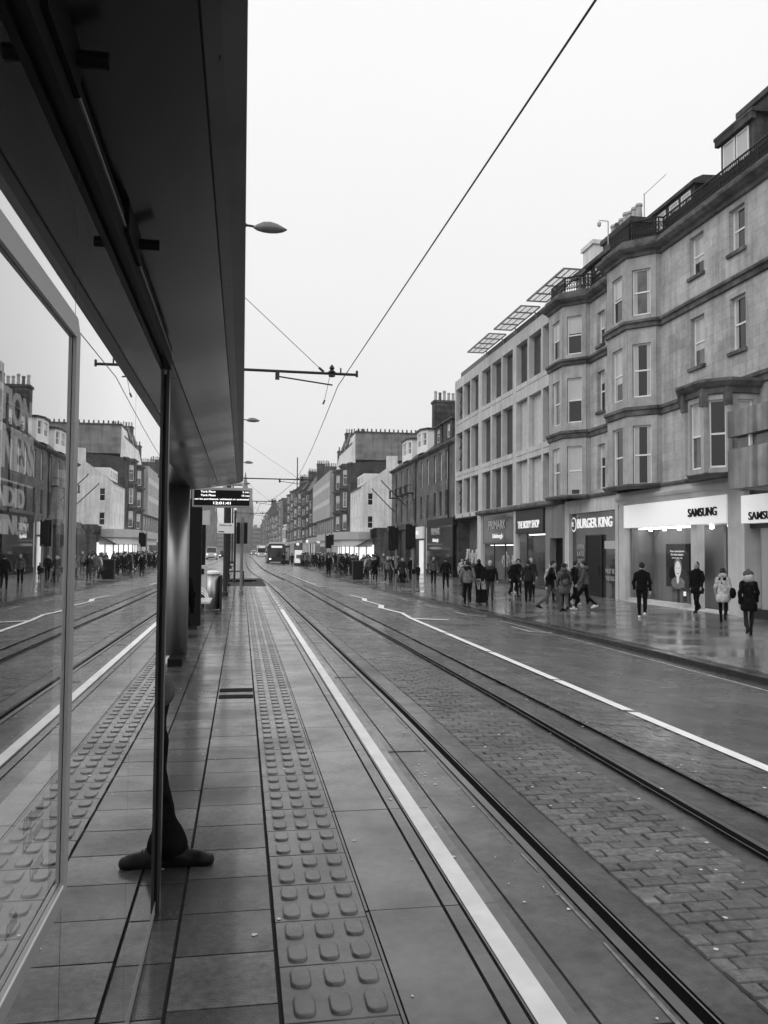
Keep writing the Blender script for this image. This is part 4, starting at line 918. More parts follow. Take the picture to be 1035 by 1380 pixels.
eg = MB(); eg.add([(-.098,y0+.01,zc(-.098)-.0028),(-.060,y0+.01,zc(-.06)-.0028),(-.013,y0+.01,2.665-.0028),(-.078,y1-.01,zc(-.098)-.0028),(-.040,y1-.01,zc(-.06)-.0028),(.007,y1-.01,2.665-.0028)], [(0,1,4,3),(1,2,5,4)]); eg.build('edge_panel', [mat('grey soffit edge panel', .085, .35, .15, 3, streak=.2)], can)
dp = MB(); y = 1.2; xw = -.055
while y < 12.6:
    xw = min(-.022, max(-.075, xw+random.uniform(-.006,.0065)))
    for _ in range(3 if y > 3 else 1):
        x = xw+random.gauss(0,.004 if y > 3.5 else .014); yy = y+random.uniform(-.03,.03)
        if x > -.09 and x < -.016: r_ = random.uniform(.0018,.0040); dp.add([(x-r_,yy-r_*3,zc(x)-.0045),(x+r_,yy-r_*2,zc(x)-.0045),(x+r_*.6,yy+r_*4,zc(x)-.0045),(x-r_*.8,yy+r_*3,zc(x)-.0045)], [(0,1,2,3)])
    y += random.uniform(.008,.06)
dp.build('water_stains', [BLACK], can)
GXS = -.36
pn_ = [(-5,-1.8),(-1.795,.02),(.025,1.848),(1.853,2.888),(2.893,3.93)]
for a, b in pn_: MB().box(GXS-.005, GXS+.005, a, b, .065, 2.43).build('glass_pane', [SHG], TS)
for b in (.0225, 1.8505, 2.8905): MB().box(GXS-.004, GXS+.004, b-.0022, b+.0022, .065, 2.43).build('glass_joint', [BLACK], TS)
tr_ = MB(); tr_.box(GXS-.035, GXS-.006, -5, 3.95, 2.42, 2.55); tr_.box(GXS-.006, GXS+.030, -5, 3.95, 2.445, 2.55); tr_.box(GXS+.030, GXS+.035, -5, 3.95, 2.505, 2.512, 1)
tr_.build('top_rail', [BLACK, FRM], TS)
ps_ = MB(); ps_.box(GXS-.030, GXS+.012, 3.93, 3.985, 0.01, 2.42); ps_.box(GXS+.012, GXS+.024, 3.925, 3.99, 0.01, 2.445, 1); ps_.build('end_post', [BLACK, DKF], TS)
br_ = MB(); br_.box(GXS-.03, GXS-.006, -5, 3.925, .012, .06); br_.box(GXS-.006, GXS+.006, -5, 3.925, .012, .063, 1); br_.build('bottom_rail', [BLACK, FRM], TS)
for y in (-.9, 1.52, 2.5):
    k_ = MB(); k_.box(GXS+.03, GXS+.042, y-.14, y+.14, 2.49, 2.58); k_.tube((GXS+.04,y+.10,2.545), (GXS+.10,y+.10,2.545), .016, n=10); k_.build('rail_bracket', [BLACK], TS)
# inside: dark panels added to block light behind the glass, and a perch rail
bk_ = MB()
for k in range(4): bk_.box(-2.42,-2.36,-5+2.3*k,-5+2.3*k+2.27,.15,2.5)
bk_.build('added_dark_backing', [DARKG], TS)
pr_ = MB(); pr_.tube((-2.0,-4,.75), (-2.0,3.6,.75), .03); 
for y in (-3,0,3): pr_.tube((-2.0,y,.0), (-2.0,y,.75), .025)
pr_.build('perch_rail', [SILV], TS)
# steel-clad column under the far end
cl = MB(); cl.lathe([(1,.075),(1,2.56)], (-.925,12.72,0), 32, 0, .165, .13); cl.build('column', [SILV], TS, True)
MB().box(-.985,-.79,12.0,12.75,0,.1).build('column_foot', [BLACK], TS)
# framed poster on the glass
PF = site('poster_frame', (GXS,1.1,.9), 'pale framed transit poster with big lettering fixed to the shelter glass', 'poster')
fz0, fz1, fy0, fy1, fw_ = .905, 2.11, .28, 1.872, .042
pf = MB(); c_ = .03; x0, x1 = GXS+.006, GXS+.013
pf.yprism([(fy0,fz0),(fy1-c_,fz0),(fy1,fz0+c_),(fy1,fz0+fw_),(fy0,fz0+fw_)], x0, x1); pf.yprism([(fy0,fz1-fw_),(fy1,fz1-fw_),(fy1,fz1-c_),(fy1-c_,fz1),(fy0,fz1)], x0, x1)
pf.box(x0, x1, fy1-fw_, fy1, fz0+fw_, fz1-fw_); pf.box(x0, x1, fy0, fy0+fw_, fz0+fw_, fz1-fw_); pf.box(x1,x1+.002,fy0,fy1-fw_-.01,fz0+fw_-.006,fz0+fw_-.002,1)  # thin white strip paints the highlight along the frame's lower edge
pf.build('frame', [FRM, WHITE], PF)
MB().box(GXS-.03, GXS-.012, fy0+.03, fy1-.07, fz0+.03, fz1-.03).build('poster', [mat('dark poster ink', .030, .5, .3, 3)], PF)
PT = mat('poster lettering', .62, .5, .15, 20, emit=.5); px_ = GXS-.0095  # lettering given its own glow to show through the glass reflection
MB().box(GXS-.012, GXS-.011, fy0+.03, fy1-.075, fz0+.03, 1.22).build('price_panel', [mat('poster light panel', .42, .5, .25, 2, emit=.4)], PF)  # panel glows too, added so it reads behind the glass
for s_, zz_, h_, rgt, wd in (('STATION', 1.852, .054, 1.565, .34), ('WITNESS', 1.783, .070, 1.585, .38), ('SPLENDID', 1.707, .032, 1.53, .30), ('TERMINUS', 1.662, .032, 1.55, .32)):
    text(s_, (px_, rgt-wd/2, zz_), h_, PT, PF, 'track', width=wd, ext=.001, bold=.02)
MB().box(px_-.001,px_,1.0,1.585,1.732,1.735).build('ruled_line', [PT], PF)
PI = mat('poster dark print', .05, .5, .1)
for s_, zz_, h_, yc, wd in (('£3.20 return', 1.135, .026, 1.66, .15), ('£1.60 return', 1.10, .024, 1.66, .15), ('Trams', 1.035, .036, 1.69, .11), ('.com', 1.0, .022, 1.52, .07)):
    text(s_, (px_-.0005, yc, zz_), h_, PI, PF, 'track', width=wd, ext=.001)
# the second shelter column, dark panels, hanging display
MB()
P2 = site('shelter_column', (-.95,17.4,0), 'tall flat black column panel beside the bench on the platform', 'column')
c2_ = MB(); c2_.box(-1.16,-.80,17.3,17.6,.08,2.62); c2_.build('panel', [BLACK], P2); MB().box(-1.1,-.86,17.35,17.55,0,.08).build('foot', [DARKG], P2)
P3 = site('shelter_column', (-1.1,24,0), 'narrow dark column with white speaker box near its top', 'column')
c2_ = MB(); c2_.box(-1.22,-1.0,23.9,24.2,0,2.7); c2_.build('panel', [BLACK], P3); MB().box(-1.2,-.88,23.8,23.9,2.28,2.68).build('speaker_box', [PALE], P3)
DS = site('information_display', (-.3,14.7,2.35), 'hanging electronic departures display with lit rows of text beyond the canopy', 'display')
d_ = MB(); dz0, dz1 = 2.338, 2.672
d_.box(-.845,.168,14.7,14.95,dz0,dz1); d_.tube((-.3,14.85,dz1),(-.3,14.85,2.78),.04); d_.tube((-1.9,14.85,2.75),(.0,14.85,2.75),.035); d_.tube((-1.9,14.85,0),(-1.9,14.85,2.75),.05); d_.build('casing', [FRM], DS)
sc2 = MB().box(-.815,.118,14.692,14.70,dz0+.028,dz1-.045).build('screen', [BLACK], DS)
LED = mat('lit amber-white text', .9, .5, 0, emit=1.1)
for s_, x, z, h_, wd in (('York Place', -.58, 2.598, .034, .25), ('2 min', .055, 2.598, .03, .11), ('York Place', -.58, 2.536, .034, .25), ('10 min', .05, 2.536, .03, .13), ('ust be purchased, validated or activated', -.35, 2.472, .036, .91), ('12:01:41', -.345, 2.403, .045, .29)):
    text(s_, (x, 14.69, z), h_, LED, sc2, 'near', width=wd, ext=.001, bold=.015)
# bench, ticket machine, curved steel cabinet
BN = site('platform_bench', (-.95,19.4,0), 'pale slatted bench with looped wire armrests on the platform', 'bench')
MB().box(-1.25,-.66,18.7,20.3,.43,.47).build('seat', [PALE], BN)
for y in (19.0,20.0): MB().box(-.98,-.90,y-.04,y+.04,0,.43).build('leg', [MIDG], BN)
for y in (19.0,19.75):
    for h_ in (.66,.74): 
        a_ = MB(); a_.path([(-1.15+.42*t, y, .47+(h_-.47)*math.sin(math.pi*t)**.5) for t in [i/12 for i in range(13)]], .011); a_.build('armrest', [WHITE], BN)
TM = site('ticket_machine', (-1.05,21.8,0), 'waist-high pale ticket machine with small dark screen behind the bench', 'ticket machine')
MB().box(-1.2,-.86,21.6,22.0,.5,1.2).build('body', [PALE], TM); MB().box(-1.14,-.92,21.59,21.6,.98,1.12).build('screen', [BLACK], TM); MB().box(-1.1,-.96,21.62,21.98,0,.5).build('pedestal', [DARKG], TM)
CBN = site('steel_cabinet', (-.72,23,0), 'curved stainless steel cabinet with pale sloping top on the platform', 'cabinet')
c3 = MB(); c3.lathe([(.2,.02),(.2,.95)], (-.76,23,0), 20, 0, 1., 1.2); c3.build('body', [SILV], CBN, True); MB().lathe([(.22,.95),(.22,1.0),(.1,1.04)], (-.76,23,0), 20, 0, 1, 1.2).build('top', [WHITE], CBN)
MB().box(-.56,-.50,22.7,23.4,0,.92).build('side_panel', [DARKG], CBN)

# ---------------------------------------------------------------- masts, overhead line, posts
WIRE = mat('dark overhead wire', .05, .5, 0)
mtag = ['tall overhead line mast behind the shelter with street lamp arm', 'second overhead line mast past the platform end', 'third overhead line mast along the tramway', 'fourth overhead line mast along the tramway']
for i, (y, x, zl, za, xt, xl) in enumerate(((20.5,-1.12,9.5,5.96,2.74,.98),(50,-.85,9.22,5.76,4.1,.95),(75,-1.05,9.25,5.82,3.2,.9),(100,-1.1,9.3,5.8,3.0,.9))):
    M_ = site('overhead_mast', (x,y,-.1), mtag[i], 'mast', 'masts of the overhead line')
    m_ = MB(); m_.tube((x,y,-.15),(x,y,10.2),.11,.08,10); m_.lathe([(.2,0),(.2,.25),(.12,.3)], (x,y,-.12), 10); m_.build('pole', [DARKG], M_)
    a_ = MB(); a_.tube((x,y,za),(xt,y,za-.02),.035,n=8); a_.tube((xt,y,za-.08),(xt,y,za+.08),.03,n=6)
    xi = xt-.62; a_.lathe([(.05,-.1),(.09,-.08),(.05,-.02),(.10,.02),(.04,.08),(.07,.12),(.02,.2)], (xi,y,za), 8); a_.tube((xi+.22,y,za),(xi+.22,y,za+.13),.02,n=5)
    a_.tube((x,y,za+2.75),(xi-.25,y,za+.06),.010,n=4); a_.tube((xi-.32,y,za+.12),(xi-.2,y,za+.02),.03,n=6)
    xs = xt-1.95; a_.box(xs-.05,xs+.05,y-.03,y+.03,za-.22,za); a_.tube((xs+.02,y,za-.14),(xi+.02,y,za-.30),.018,n=6); a_.tube((xi-.05,y,za-.08),(xi-.18,y,za-.72),.008,n=4); a_.tube((xi-.17,y,za-.68),(xi-.21,y,za-.78),.022,n=6)
    if i == 1: a_.tube((xi-.3,y,za-.5),(xi-.3,y,za+1.3),.03,n=6)
    a_.build('cantilever', [DARKG], M_)
    l_ = MB(); l_.tube((x,y,zl+.02),(xl-.98,y,zl),.05,n=8); l_.tube((xl-.98,y,zl),(xl-.80,y,zl-.02),.03,n=8); l_.build('lamp_arm', [DARKG], M_)
    k_ = MB(); n = 16
    prof_ = [(-.0,.03),(.12,.09),(.3,.16),(.5,.17),(.7,.13),(.88,.06),(1.0,.01)]
    for s0, s1 in zip(prof_[:-1], prof_[1:]):
        vs = []
        for (t, hgt) in (s0, s1):
            wv = .17*math.sin(math.pi*min(.97,max(.04,t*.96+.02)))**.7; xx = xl-.82+.82*t
            vs += [(xx, y+wv*math.cos(math.pi*q/8), zl-.05+hgt*math.sin(math.pi*q/8)) for q in range(9)]
            vs += [(xx, y-wv*math.cos(math.pi*q/8)*1., zl-.05-.10*math.sin(math.pi*q/8)*math.sin(math.pi*t)**.5) for q in range(9)]
        k_.add(vs, [(q,q+1,18+q+1,18+q) for q in range(8)]+[(9+q,9+q+1,27+q+1,27+q) for q in range(8)])
    k_.build('lamp_head', [MIDG], M_, True)
ow = MB(); nodes = [(2.5,-5,5.0),(2.4,5.46,5.51),(2.27,20.5,5.64),(3.0,50,5.6),(1.5,75,5.55),(1.3,100,5.5),(1.4,160,5.5),(2.2,300,5.5)]
for a, b in zip(nodes[:-1], nodes[1:]):
    A = Vector(a); B = Vector(b); pts = [A.lerp(B, k/8)-Vector((0,0,.0 if a[1] < 18 else .25*math.sin(math.pi*k/8))) for k in range(9)]; ow.path(pts, .010 if a[1] < 40 else .014, 5)
tag(ow.build('contact_wire', WIRE), 'long thin overhead contact wire running above the near tram track', 'overhead wire')
def post(x, y, z0, z1, r_, label, cat, m=DARKG, name='post'):
    Q = site(name, (x,y,z0), label, cat); mb = MB(); mb.tube((x,y,z0-.05),(x,y,z1),r_,r_,10); mb.lathe([(r_*1.5,0),(r_*1.5,.12),(r_,.16)],(x,y,z0),10); mb.build('pole', [m], Q); return Q
Q = post(-.55,29.65,0,4.6,.075,'thick dark platform post carrying a small white notice board','sign post',DARKG,'sign_post')
MB().box(-.84,-.27,29.5,29.56,2.15,2.50).build('notice_board', [WHITE], Q)
text('Platform ends', (-.55,29.495,2.43), .06, BLACK, Q, 'near', width=.4, ext=.002); MB().box(-.8,-.6,29.49,29.5,2.19,2.22).build('notice_stripe', [BLACK], Q)
Q = post(0.0,30.6,0,2.75,.055,'slim grey signal pole flanked by two long black tram signal boards','signal',MIDG,'tram_signal')
for x in (-.13,.13): MB().box(x-.065,x+.065,30.5,30.62,1.80,2.56).build('signal_board', [BLACK], Q)
post(-.62,38.5,-.05,4.2,.09,'dark post beside the ramp at the platform end','post'); post(-.35,44,-.15,3.6,.06,'thin dark post past the platform ramp','post')
rb_ = MB(); rb_.tube((-.6,41,.55),(.1,41,.55),.03); rb_.tube((-.6,41,-.1),(-.6,41,.55),.03); rb_.tube((.1,41,-.1),(.1,41,.55),.03); tag(rb_.build('hoop_barrier', DARKG), 'low dark hoop barrier at the foot of the platform ramp', 'barrier')
def signal(x, y, label, hx=0, zt=2.78, hh=1.1, m=MIDG):
    zb = pave_z(x); Q = site('traffic_signal', (x,y,zb), label, 'traffic signal', 'traffic signals at the crossing')
    mb = MB(); mb.tube((x,y,zb-.05),(x,y,zt+.25),.055,.055,10); mb.build('pole', [m], Q)
    h_ = MB(); w_ = .17; h_.box(x+hx-w_,x+hx+w_,y-.12,y+.12,zt-hh,zt); h_.box(x+hx-w_-.09,x+hx+w_+.09,y+.12,y+.14,zt-hh-.08,zt+.08)
    for k in range(3): h_.lathe([(.11,-.1),(.11,.02)], (x+hx, y+.2, zt-hh*(k+.5)/3), 8)
    h_.build('signal_head', [BLACK], Q); b_ = MB(); b_.box(x-.09,x+.09,y-.1,y+.1,zb+.95,zb+1.2); b_.build('push_button_box', [BLACK], Q); return Q
signal(7.95,43.4,'grey-poled traffic signal with black heads standing at the kerb crossing, beside the far one',-.12)
signal(8.65,42.3,'second traffic signal set deeper in the pavement with its head turned aside',-.12,2.85)
signal(6.95,71,'slender far traffic signal at the kerb beside the dense crowd',.25,2.7,.9); signal(8.6,82,'traffic signal farther along, half hidden in the crowd',0,3.0,.9)
CB = site('telecom_cabinet', (8.35,61,pave_z(8.3)), 'dark boxy litter bin with flat lid at the kerb in front of the crowd', 'litter bin')
MB().box(7.98,8.72,60.7,61.4,pave_z(8.3),.75).build('body', [BLACK], CB); MB().box(7.94,8.76,60.66,61.44,.75,.84).build('lid', [DARKG], CB)
CB.name = 'litter_bin'; WORLD.add('litter_bin')
AB = site('advert_panel', (7.3,112,-.55), 'freestanding bright white advert panel on the far pavement corner', 'advert panel'); MB().box(6.9,7.9,112,112.2,-.2,1.5).build('poster', [mat('bright lit poster', .85, .5, .1, 3, emit=.25)], AB); MB().box(6.85,7.95,112.05,112.25,-.55,1.6).build('frame', [DARKG], AB)
MB().box(7.1,7.7,111.98,112.0,.4,.9).build('picture', [STONEM], AB)
b_ = MB(); b_.lathe([(.3,0),(.32,.9),(.34,.92),(.3,1.05),(.1,1.15)], (7.9,110.6,-.5), 14); tag(b_.build('litter_bin', BLACK), 'round black bin beside the far white advert panel', 'litter bin')
PBX = site('phone_box', (6.3,122,-.55), 'dark telephone kiosk by the kerb behind the far bus', 'phone box'); MB().box(5.9,6.8,121.5,122.4,-.55,2.0).build('body', [DARKG], PBX); MB().box(5.85,6.85,121.45,122.45,2.0,2.12).build('roof', [BLACK], PBX); MB().box(6.0,6.7,121.46,121.5,.0,1.8).build('glass', [GLASS_L], PBX)
AWN = site('shop_awning', (15.9,104,2.2), 'dark sloping shop awning at the corner past the side street', 'awning'); a_ = MB(); a_.xprism([(17.6,3.3),(15.2,2.1),(15.2,2.0),(17.6,3.2)], 112.2,113.8)
a_.build('canvas', [DARKG], AWN); MB().box(17.2,17.9,112.3,113.7,3.3,4.4).build('sign_board', [BLACK], AWN)
SHB = site('corner_kiosk', (17.6,112.6,-.4), 'small dark-signed corner shop unit under the awning', 'shop'); MB().box(17.6,24,112.4,113.8,-.4,4.6).build('wall', [STONED], SHB); MB().box(17.5,17.6,112.6,113.6,-.1,2.3).build('shop_window', [LITW], SHB)
for k, (y, z) in enumerate(((176,3.2),(207,2.8),(150,3.0))):
    Q = site('shop_lantern', (13.5,y,z), 'bright round shop-front lamp among the far facades', 'lamp', 'lit lamps on the far shopfronts'); m_ = MB(); m_.lathe([(.02,-.35),(.3,-.2),(.4,0),(.3,.22),(.02,.36)], (13.5,y,z), 12); m_.build('globe', [mat('lit globe', .8, .5, 0, emit=.5)], Q)
    MB().tube((13.5,y,z),(15.9,y,z+.1),.04,n=5).build('bracket', [IRON], Q)

# ================================================================ VEHICLES
TYRE = mat('black tyre rubber', .015, .8, .1); LAMP = mat('vehicle headlamp', .9, .3, 0, emit=1.5); CARW = mat('white vehicle paint', .6, .25, .03); CARD = mat('dark vehicle paint', .03, .2, .03)
def vehicle(kind, x, y, z, L_, W_, H_, label, cat, body=CARW, toward=True, lamps=True, group=None, name=None):
    V = site(name or kind, (x,y,z), label, cat, group); s_ = -1 if toward else 1       # front faces -y when toward
    def Y(t): return y+(-s_*-1)*0+ (t if toward else -t)                               # t=0 at the end that faces the camera
    hw = W_/2
    if kind in ('bus', 'tram'):
        sec = [(-hw,.35),(hw,.35),(hw,H_-.35),(hw-.18,H_-.06),(hw-.45,H_),(-hw+.45,H_),(-hw+.18,H_-.06),(-hw,H_-.35)]
        mb = MB(); vs = [(x+a,Y(.12),z+b) for a, b in sec]+[(x+a,Y(.5),z+b) for a, b in sec]+[(x+a,Y(L_),z+b) for a, b in sec]
        vs = [(x+a*.93,Y(0),z+.35+(b-.35)*.97) for a, b in sec]+vs; n = 8
        mb.add(vs, [tuple(range(n))]+[(r*n+k,r*n+(k+1)%n,(r+1)*n+(k+1)%n,(r+1)*n+k) for r in range(3) for k in range(n)]+[tuple(range(3*n,4*n))])
        bo = mb.build('body', [body], V); ya, yb = sorted((Y(-.02),Y(.02)))
        MB().box(x-hw*.84,x+hw*.84,ya,yb,z+H_*.36,z+H_*.76).build('windscreen', [GLASS_D], V)
        MB().box(x-hw*.6,x+hw*.6,ya-.01,yb+.01,z+H_*.80,z+H_*.90).build('destination_display', [WTXT if toward else GLASS_D], V)
        if body is CARD: ra, rb_2 = sorted((Y(.25), Y(2.6))); MB().xprism([(x-hw*.9,z+H_-.02),(x+hw*.9,z+H_-.02),(x+hw*.75,z+H_+.22),(x-hw*.75,z+H_+.22)], ra, rb_2).build('roof_pod', [CARW], V)
        wl = MB(); y0_, y1_ = sorted((Y(.8),Y(L_-.5)))
        for sx in (-1,1): wl.box(x+sx*hw-.015,x+sx*hw+.015,y0_,y1_,z+H_*.42,z+H_*.76)
        wl.build('side_windows', [GLASS_D], V)
    else:
        van = kind == 'van'; mb = MB(); hb = H_*.52
        secs = [(0,.30,hb*.92,.86),(.25,.22,hb,.96),(L_*.16 if van else L_*.2,.2,hb*1.03,1.),(L_*.8,.2,hb*1.03,1.),(L_-.2,.22,hb,.96),(L_,.3,hb*.9,.88)]
        for (t0,b0,h0,w0),(t1,b1,h1,w1) in zip(secs[:-1], secs[1:]):
            mb.hexa([(x-hw*w0,Y(t0),z+b0),(x+hw*w0,Y(t0),z+b0),(x+hw*w1,Y(t1),z+b1),(x-hw*w1,Y(t1),z+b1),(x-hw*w0,Y(t0),z+h0),(x+hw*w0,Y(t0),z+h0),(x+hw*w1,Y(t1),z+h1),(x-hw*w1,Y(t1),z+h1)])
        ca, cb, cc_, cd_ = (.35,.75,L_-.4,L_-.2) if van else (L_*.14,L_*.3,L_*.62,L_*.78)
        mb.hexa([(x-hw*.95,Y(ca),z+hb),(x+hw*.95,Y(ca),z+hb),(x+hw*.95,Y(cd_),z+hb),(x-hw*.95,Y(cd_),z+hb),(x-hw*.8,Y(cb),z+H_),(x+hw*.8,Y(cb),z+H_),(x+hw*.8,Y(cc_),z+H_),(x-hw*.8,Y(cc_),z+H_)])
        mb.build('body', [body], V)
        g_ = MB(); e = -.02
        g_.hexa([(x-hw*.86,Y(ca)+(e if toward else -e),z+hb+.05),(x+hw*.86,Y(ca)+(e if toward else -e),z+hb+.05),(x+hw*.86,Y(ca+.02),z+hb+.05),(x-hw*.86,Y(ca+.02),z+hb+.05),(x-hw*.76,Y(cb-.06)+(e if toward else -e),z+H_-.12),(x+hw*.76,Y(cb-.06)+(e if toward else -e),z+H_-.12),(x+hw*.76,Y(cb-.04),z+H_-.12),(x-hw*.76,Y(cb-.04),z+H_-.12)])
        g_.build('windscreen', [GLASS_D], V)
        y_, y2_ = sorted((Y(-.03),Y(.02))); MB().box(x-hw*.6,x+hw*.6,y_,y2_,z+.34,z+.5).build('grille', [BLACK], V)
    for sx in (-1,1):
        a, b = sorted((Y(-.04),Y(.03)))
        zz_ = z+(.75 if kind in ('bus','tram') else H_*.40); MB().box(x+sx*hw*.72-.13,x+sx*hw*.72+.13,a,b,zz_-.08,zz_+.09).build('headlight' if toward else 'tail_light', [LAMP if toward and lamps else PALE], V)
        m_ = MB(); a, b = sorted((Y(.15),Y(.3))); m_.box(x+sx*(hw+.14)-.09,x+sx*(hw+.14)+.09,a,b,z+H_*.55,z+H_*.55+.2); m_.build('mirror', [BLACK], V)
        for t in (L_*.17, L_*.8):
            w_ = MB(); r_ = .46 if kind == 'bus' else .33; w_.tube((x+sx*(hw-.26),Y(t),z+r_),(x+sx*(hw-.01),Y(t),z+r_),r_,n=14); w_.build('wheel', [TYRE], V)
    return V
vehicle('bus', 4.75, 117, -.5, 11, 2.45, 2.85, 'single-deck bus with pale roof and black front coming along the kerb lane', 'bus', CARD)
vehicle('bus', 5.3, 226, -.45, 12, 2.5, 3.0, 'white single-deck bus with lit headlights far down the street', 'bus', CARW)
vehicle('car', 3.6, 262, -.35, 4.3, 1.8, 1.5, 'pale car following the far white bus', 'car', PALE); vehicle('car', 7.2, 200, -.5, 4.3, 1.8, 1.5, 'dark car waiting near the kerb beside the far white bus', 'car', CARD)
vehicle('van', -5.2, 150, -.3, 5, 1.95, 2.2, 'white van with dark windows on the southern carriageway', 'van', CARW)
vehicle('car', -3.5, 168, -.3, 4.3, 1.75, 1.5, 'dark car right behind the white van across the tracks', 'car', CARD); vehicle('car', -6.6, 185, -.3, 4.3, 1.75, 1.5, 'grey car farther back on the southern carriageway', 'car', MIDG)

# ================================================================ PEOPLE (smooth implicit surfaces turned into one continuous mesh each)
def cone(a, b, ra, rb, sy=1.):
    return ('c', np.array(a, float), np.array(b, float), ra, rb, sy)
def ell(c, r): return ('e', np.array(c, float), np.array(r, float))
def sdf(pr, X, Y, Z):
    if pr[0] == 'c':
        _, a, b, ra, rb, sy = pr; y = (Y-a[1])*sy; d = (b-a)*np.array([1,sy,1]); L2 = max(1e-9, float(d@d))
        px, pz = X-a[0], Z-a[2]; t = np.clip((px*d[0]+y*d[1]+pz*d[2])/L2, 0, 1)
        return np.sqrt((px-t*d[0])**2+(y-t*d[1])**2+(pz-t*d[2])**2)-(ra+t*(rb-ra))
    _, c, r = pr; q = np.sqrt(((X-c[0])/r[0])**2+((Y-c[1])/r[1])**2+((Z-c[2])/r[2])**2); return (q-1)*min(r)
def smin(a, b, k): h = np.clip(.5+.5*(b-a)/k, 0, 1); return b+(a-b)*h-k*h*(1-h)
def surface(name, groups, mats, h, k=.03, parent=None, rough=0., seed=0, cut=None):
    """groups: list of primitive lists, one per material; all are blended into one surface (naive surface nets)"""
    lo = np.array([1e9]*3); hi = -lo
    for g_ in groups:
        for pr in g_:
            if pr[0] == 'c':
                r = max(pr[3], pr[4])*max(1,1/pr[5])
                for p in (pr[1], pr[2]): lo = np.minimum(lo, p-r); hi = np.maximum(hi, p+r)
            else: lo = np.minimum(lo, pr[1]-pr[2]); hi = np.maximum(hi, pr[1]+pr[2])
    lo = lo-2.5*h-rough; hi = hi+2.5*h+rough; n = np.ceil((hi-lo)/h).astype(int)+1
    ax = [lo[i]+h*np.arange(n[i]) for i in range(3)]; X, Y, Z = np.meshgrid(*ax, indexing='ij', sparse=False)
    F = np.full(X.shape, 9.)
    for g_ in groups:
        for pr in g_: F = smin(F, sdf(pr, X, Y, Z), k)
    if rough: F = F+rough*(np.sin(X*31+seed)*np.sin(Z*23+Y*9+seed*2)+.6*np.sin(X*11+Z*47+seed)*np.cos(Y*29))
    if cut is not None: F = np.maximum(F, cut-Z)
    ins = F < 0; s = [slice(0,-1), slice(1,None)]
    cnt = np.zeros(tuple(n-1)); pos = np.zeros(tuple(n-1)+(3,))
    cor = {(i,j,k_): F[s[i], s[j], s[k_]] for i in (0,1) for j in (0,1) for k_ in (0,1)}
    for a in range(3):
        o = [q for q in range(3) if q != a]
        for u in (0,1):
            for v in (0,1):
                c0 = [0,0,0]; c0[o[0]] = u; c0[o[1]] = v; c1 = list(c0); c1[a] = 1
                f0, f1 = cor[tuple(c0)], cor[tuple(c1)]; m_ = (f0 < 0) != (f1 < 0); t = np.where(m_, f0/np.where(f0 == f1, 1, f0-f1), 0)
                cnt += m_
                for q in range(3): pos[..., q] += np.where(m_, t if q == a else c0[q], 0)
    act = cnt > 0; idx = -np.ones(cnt.shape, int); idx[act] = np.arange(act.sum())
    base = np.stack(np.nonzero(act), 1); V = lo+(base+pos[act]/cnt[act][:, None])*h
    fs = []
    for a in range(3):
        o = [(a+1) % 3, (a+2) % 3]; A = ins; sl0 = [slice(None)]*3; sl1 = [slice(None)]*3; sl0[a] = slice(0,-1); sl1[a] = slice(1,None)
        ch = A[tuple(sl0)] != A[tuple(sl1)]; e = np.stack(np.nonzero(ch), 1); fl = A[tuple(sl0)][ch]
        ok = np.all([(e[:, q] > 0) & (e[:, q] < n[q]-1) for q in o], axis=0); e = e[ok]; fl = fl[ok]
        def ci(d0, d1): c = e.copy(); c[:, o[0]] += d0; c[:, o[1]] += d1; return idx[c[:,0], c[:,1], c[:,2]]
        q = np.stack([ci(-1,-1), ci(0,-1), ci(0,0), ci(-1,0)], 1); q[~fl] = q[~fl][:, ::-1]; fs.append(q)
    Q = np.concatenate(fs); Q = Q[(Q >= 0).all(1)]
    me = bpy.data.meshes.new(name); me.vertices.add(len(V)); me.vertices.foreach_set('co', V.astype(np.float32).ravel())
    me.loops.add(len(Q)*4); me.loops.foreach_set('vertex_index', Q.astype(np.int32).ravel()); me.polygons.add(len(Q)); me.polygons.foreach_set('loop_start', np.arange(0, len(Q)*4, 4, dtype=np.int32))
    for m_ in mats: me.materials.append(m_)
    if len(groups) > 1:
        cen = V[Q].mean(1); D = np.stack([np.min([sdf(p, cen[:,0], cen[:,1], cen[:,2]) for p in g_], axis=0) for g_ in groups], 1); me.polygons.foreach_set('material_index', D.argmin(1).astype(np.int32))
    me.polygons.foreach_set('use_smooth', np.ones(len(Q), bool)); me.update(calc_edges=True); me.validate()
    o = bpy.data.objects.new(name, me); C.objects.link(o)
    if parent is not None: o.parent = parent
    return o
SKIN = mat('skin grey', .34, .5, .06, 8); HAIRD = mat('dark hair', .018, .6, .2, 30); HAIRL = mat('fair hair', .42, .6, .2, 30)
def cloth(n, v): return mat(n, v, .9, .3, 11, .5, 45, spec=.04)
CLB = cloth('black cloth', .006); CLD = cloth('dark cloth', .022); CLM = cloth('mid grey cloth', .09); CLL = cloth('light cloth', .42); CLG = cloth('grey anorak cloth', .15); JEAN = cloth('dark denim', .04); FUR = mat('pale fur trim', .5, .9, .3, 60, .8, 200); SHOEB = mat('black shoe leather', .006, .28, .1, spec=.12); SHOEW = mat('white trainer', .75, .5, .05)
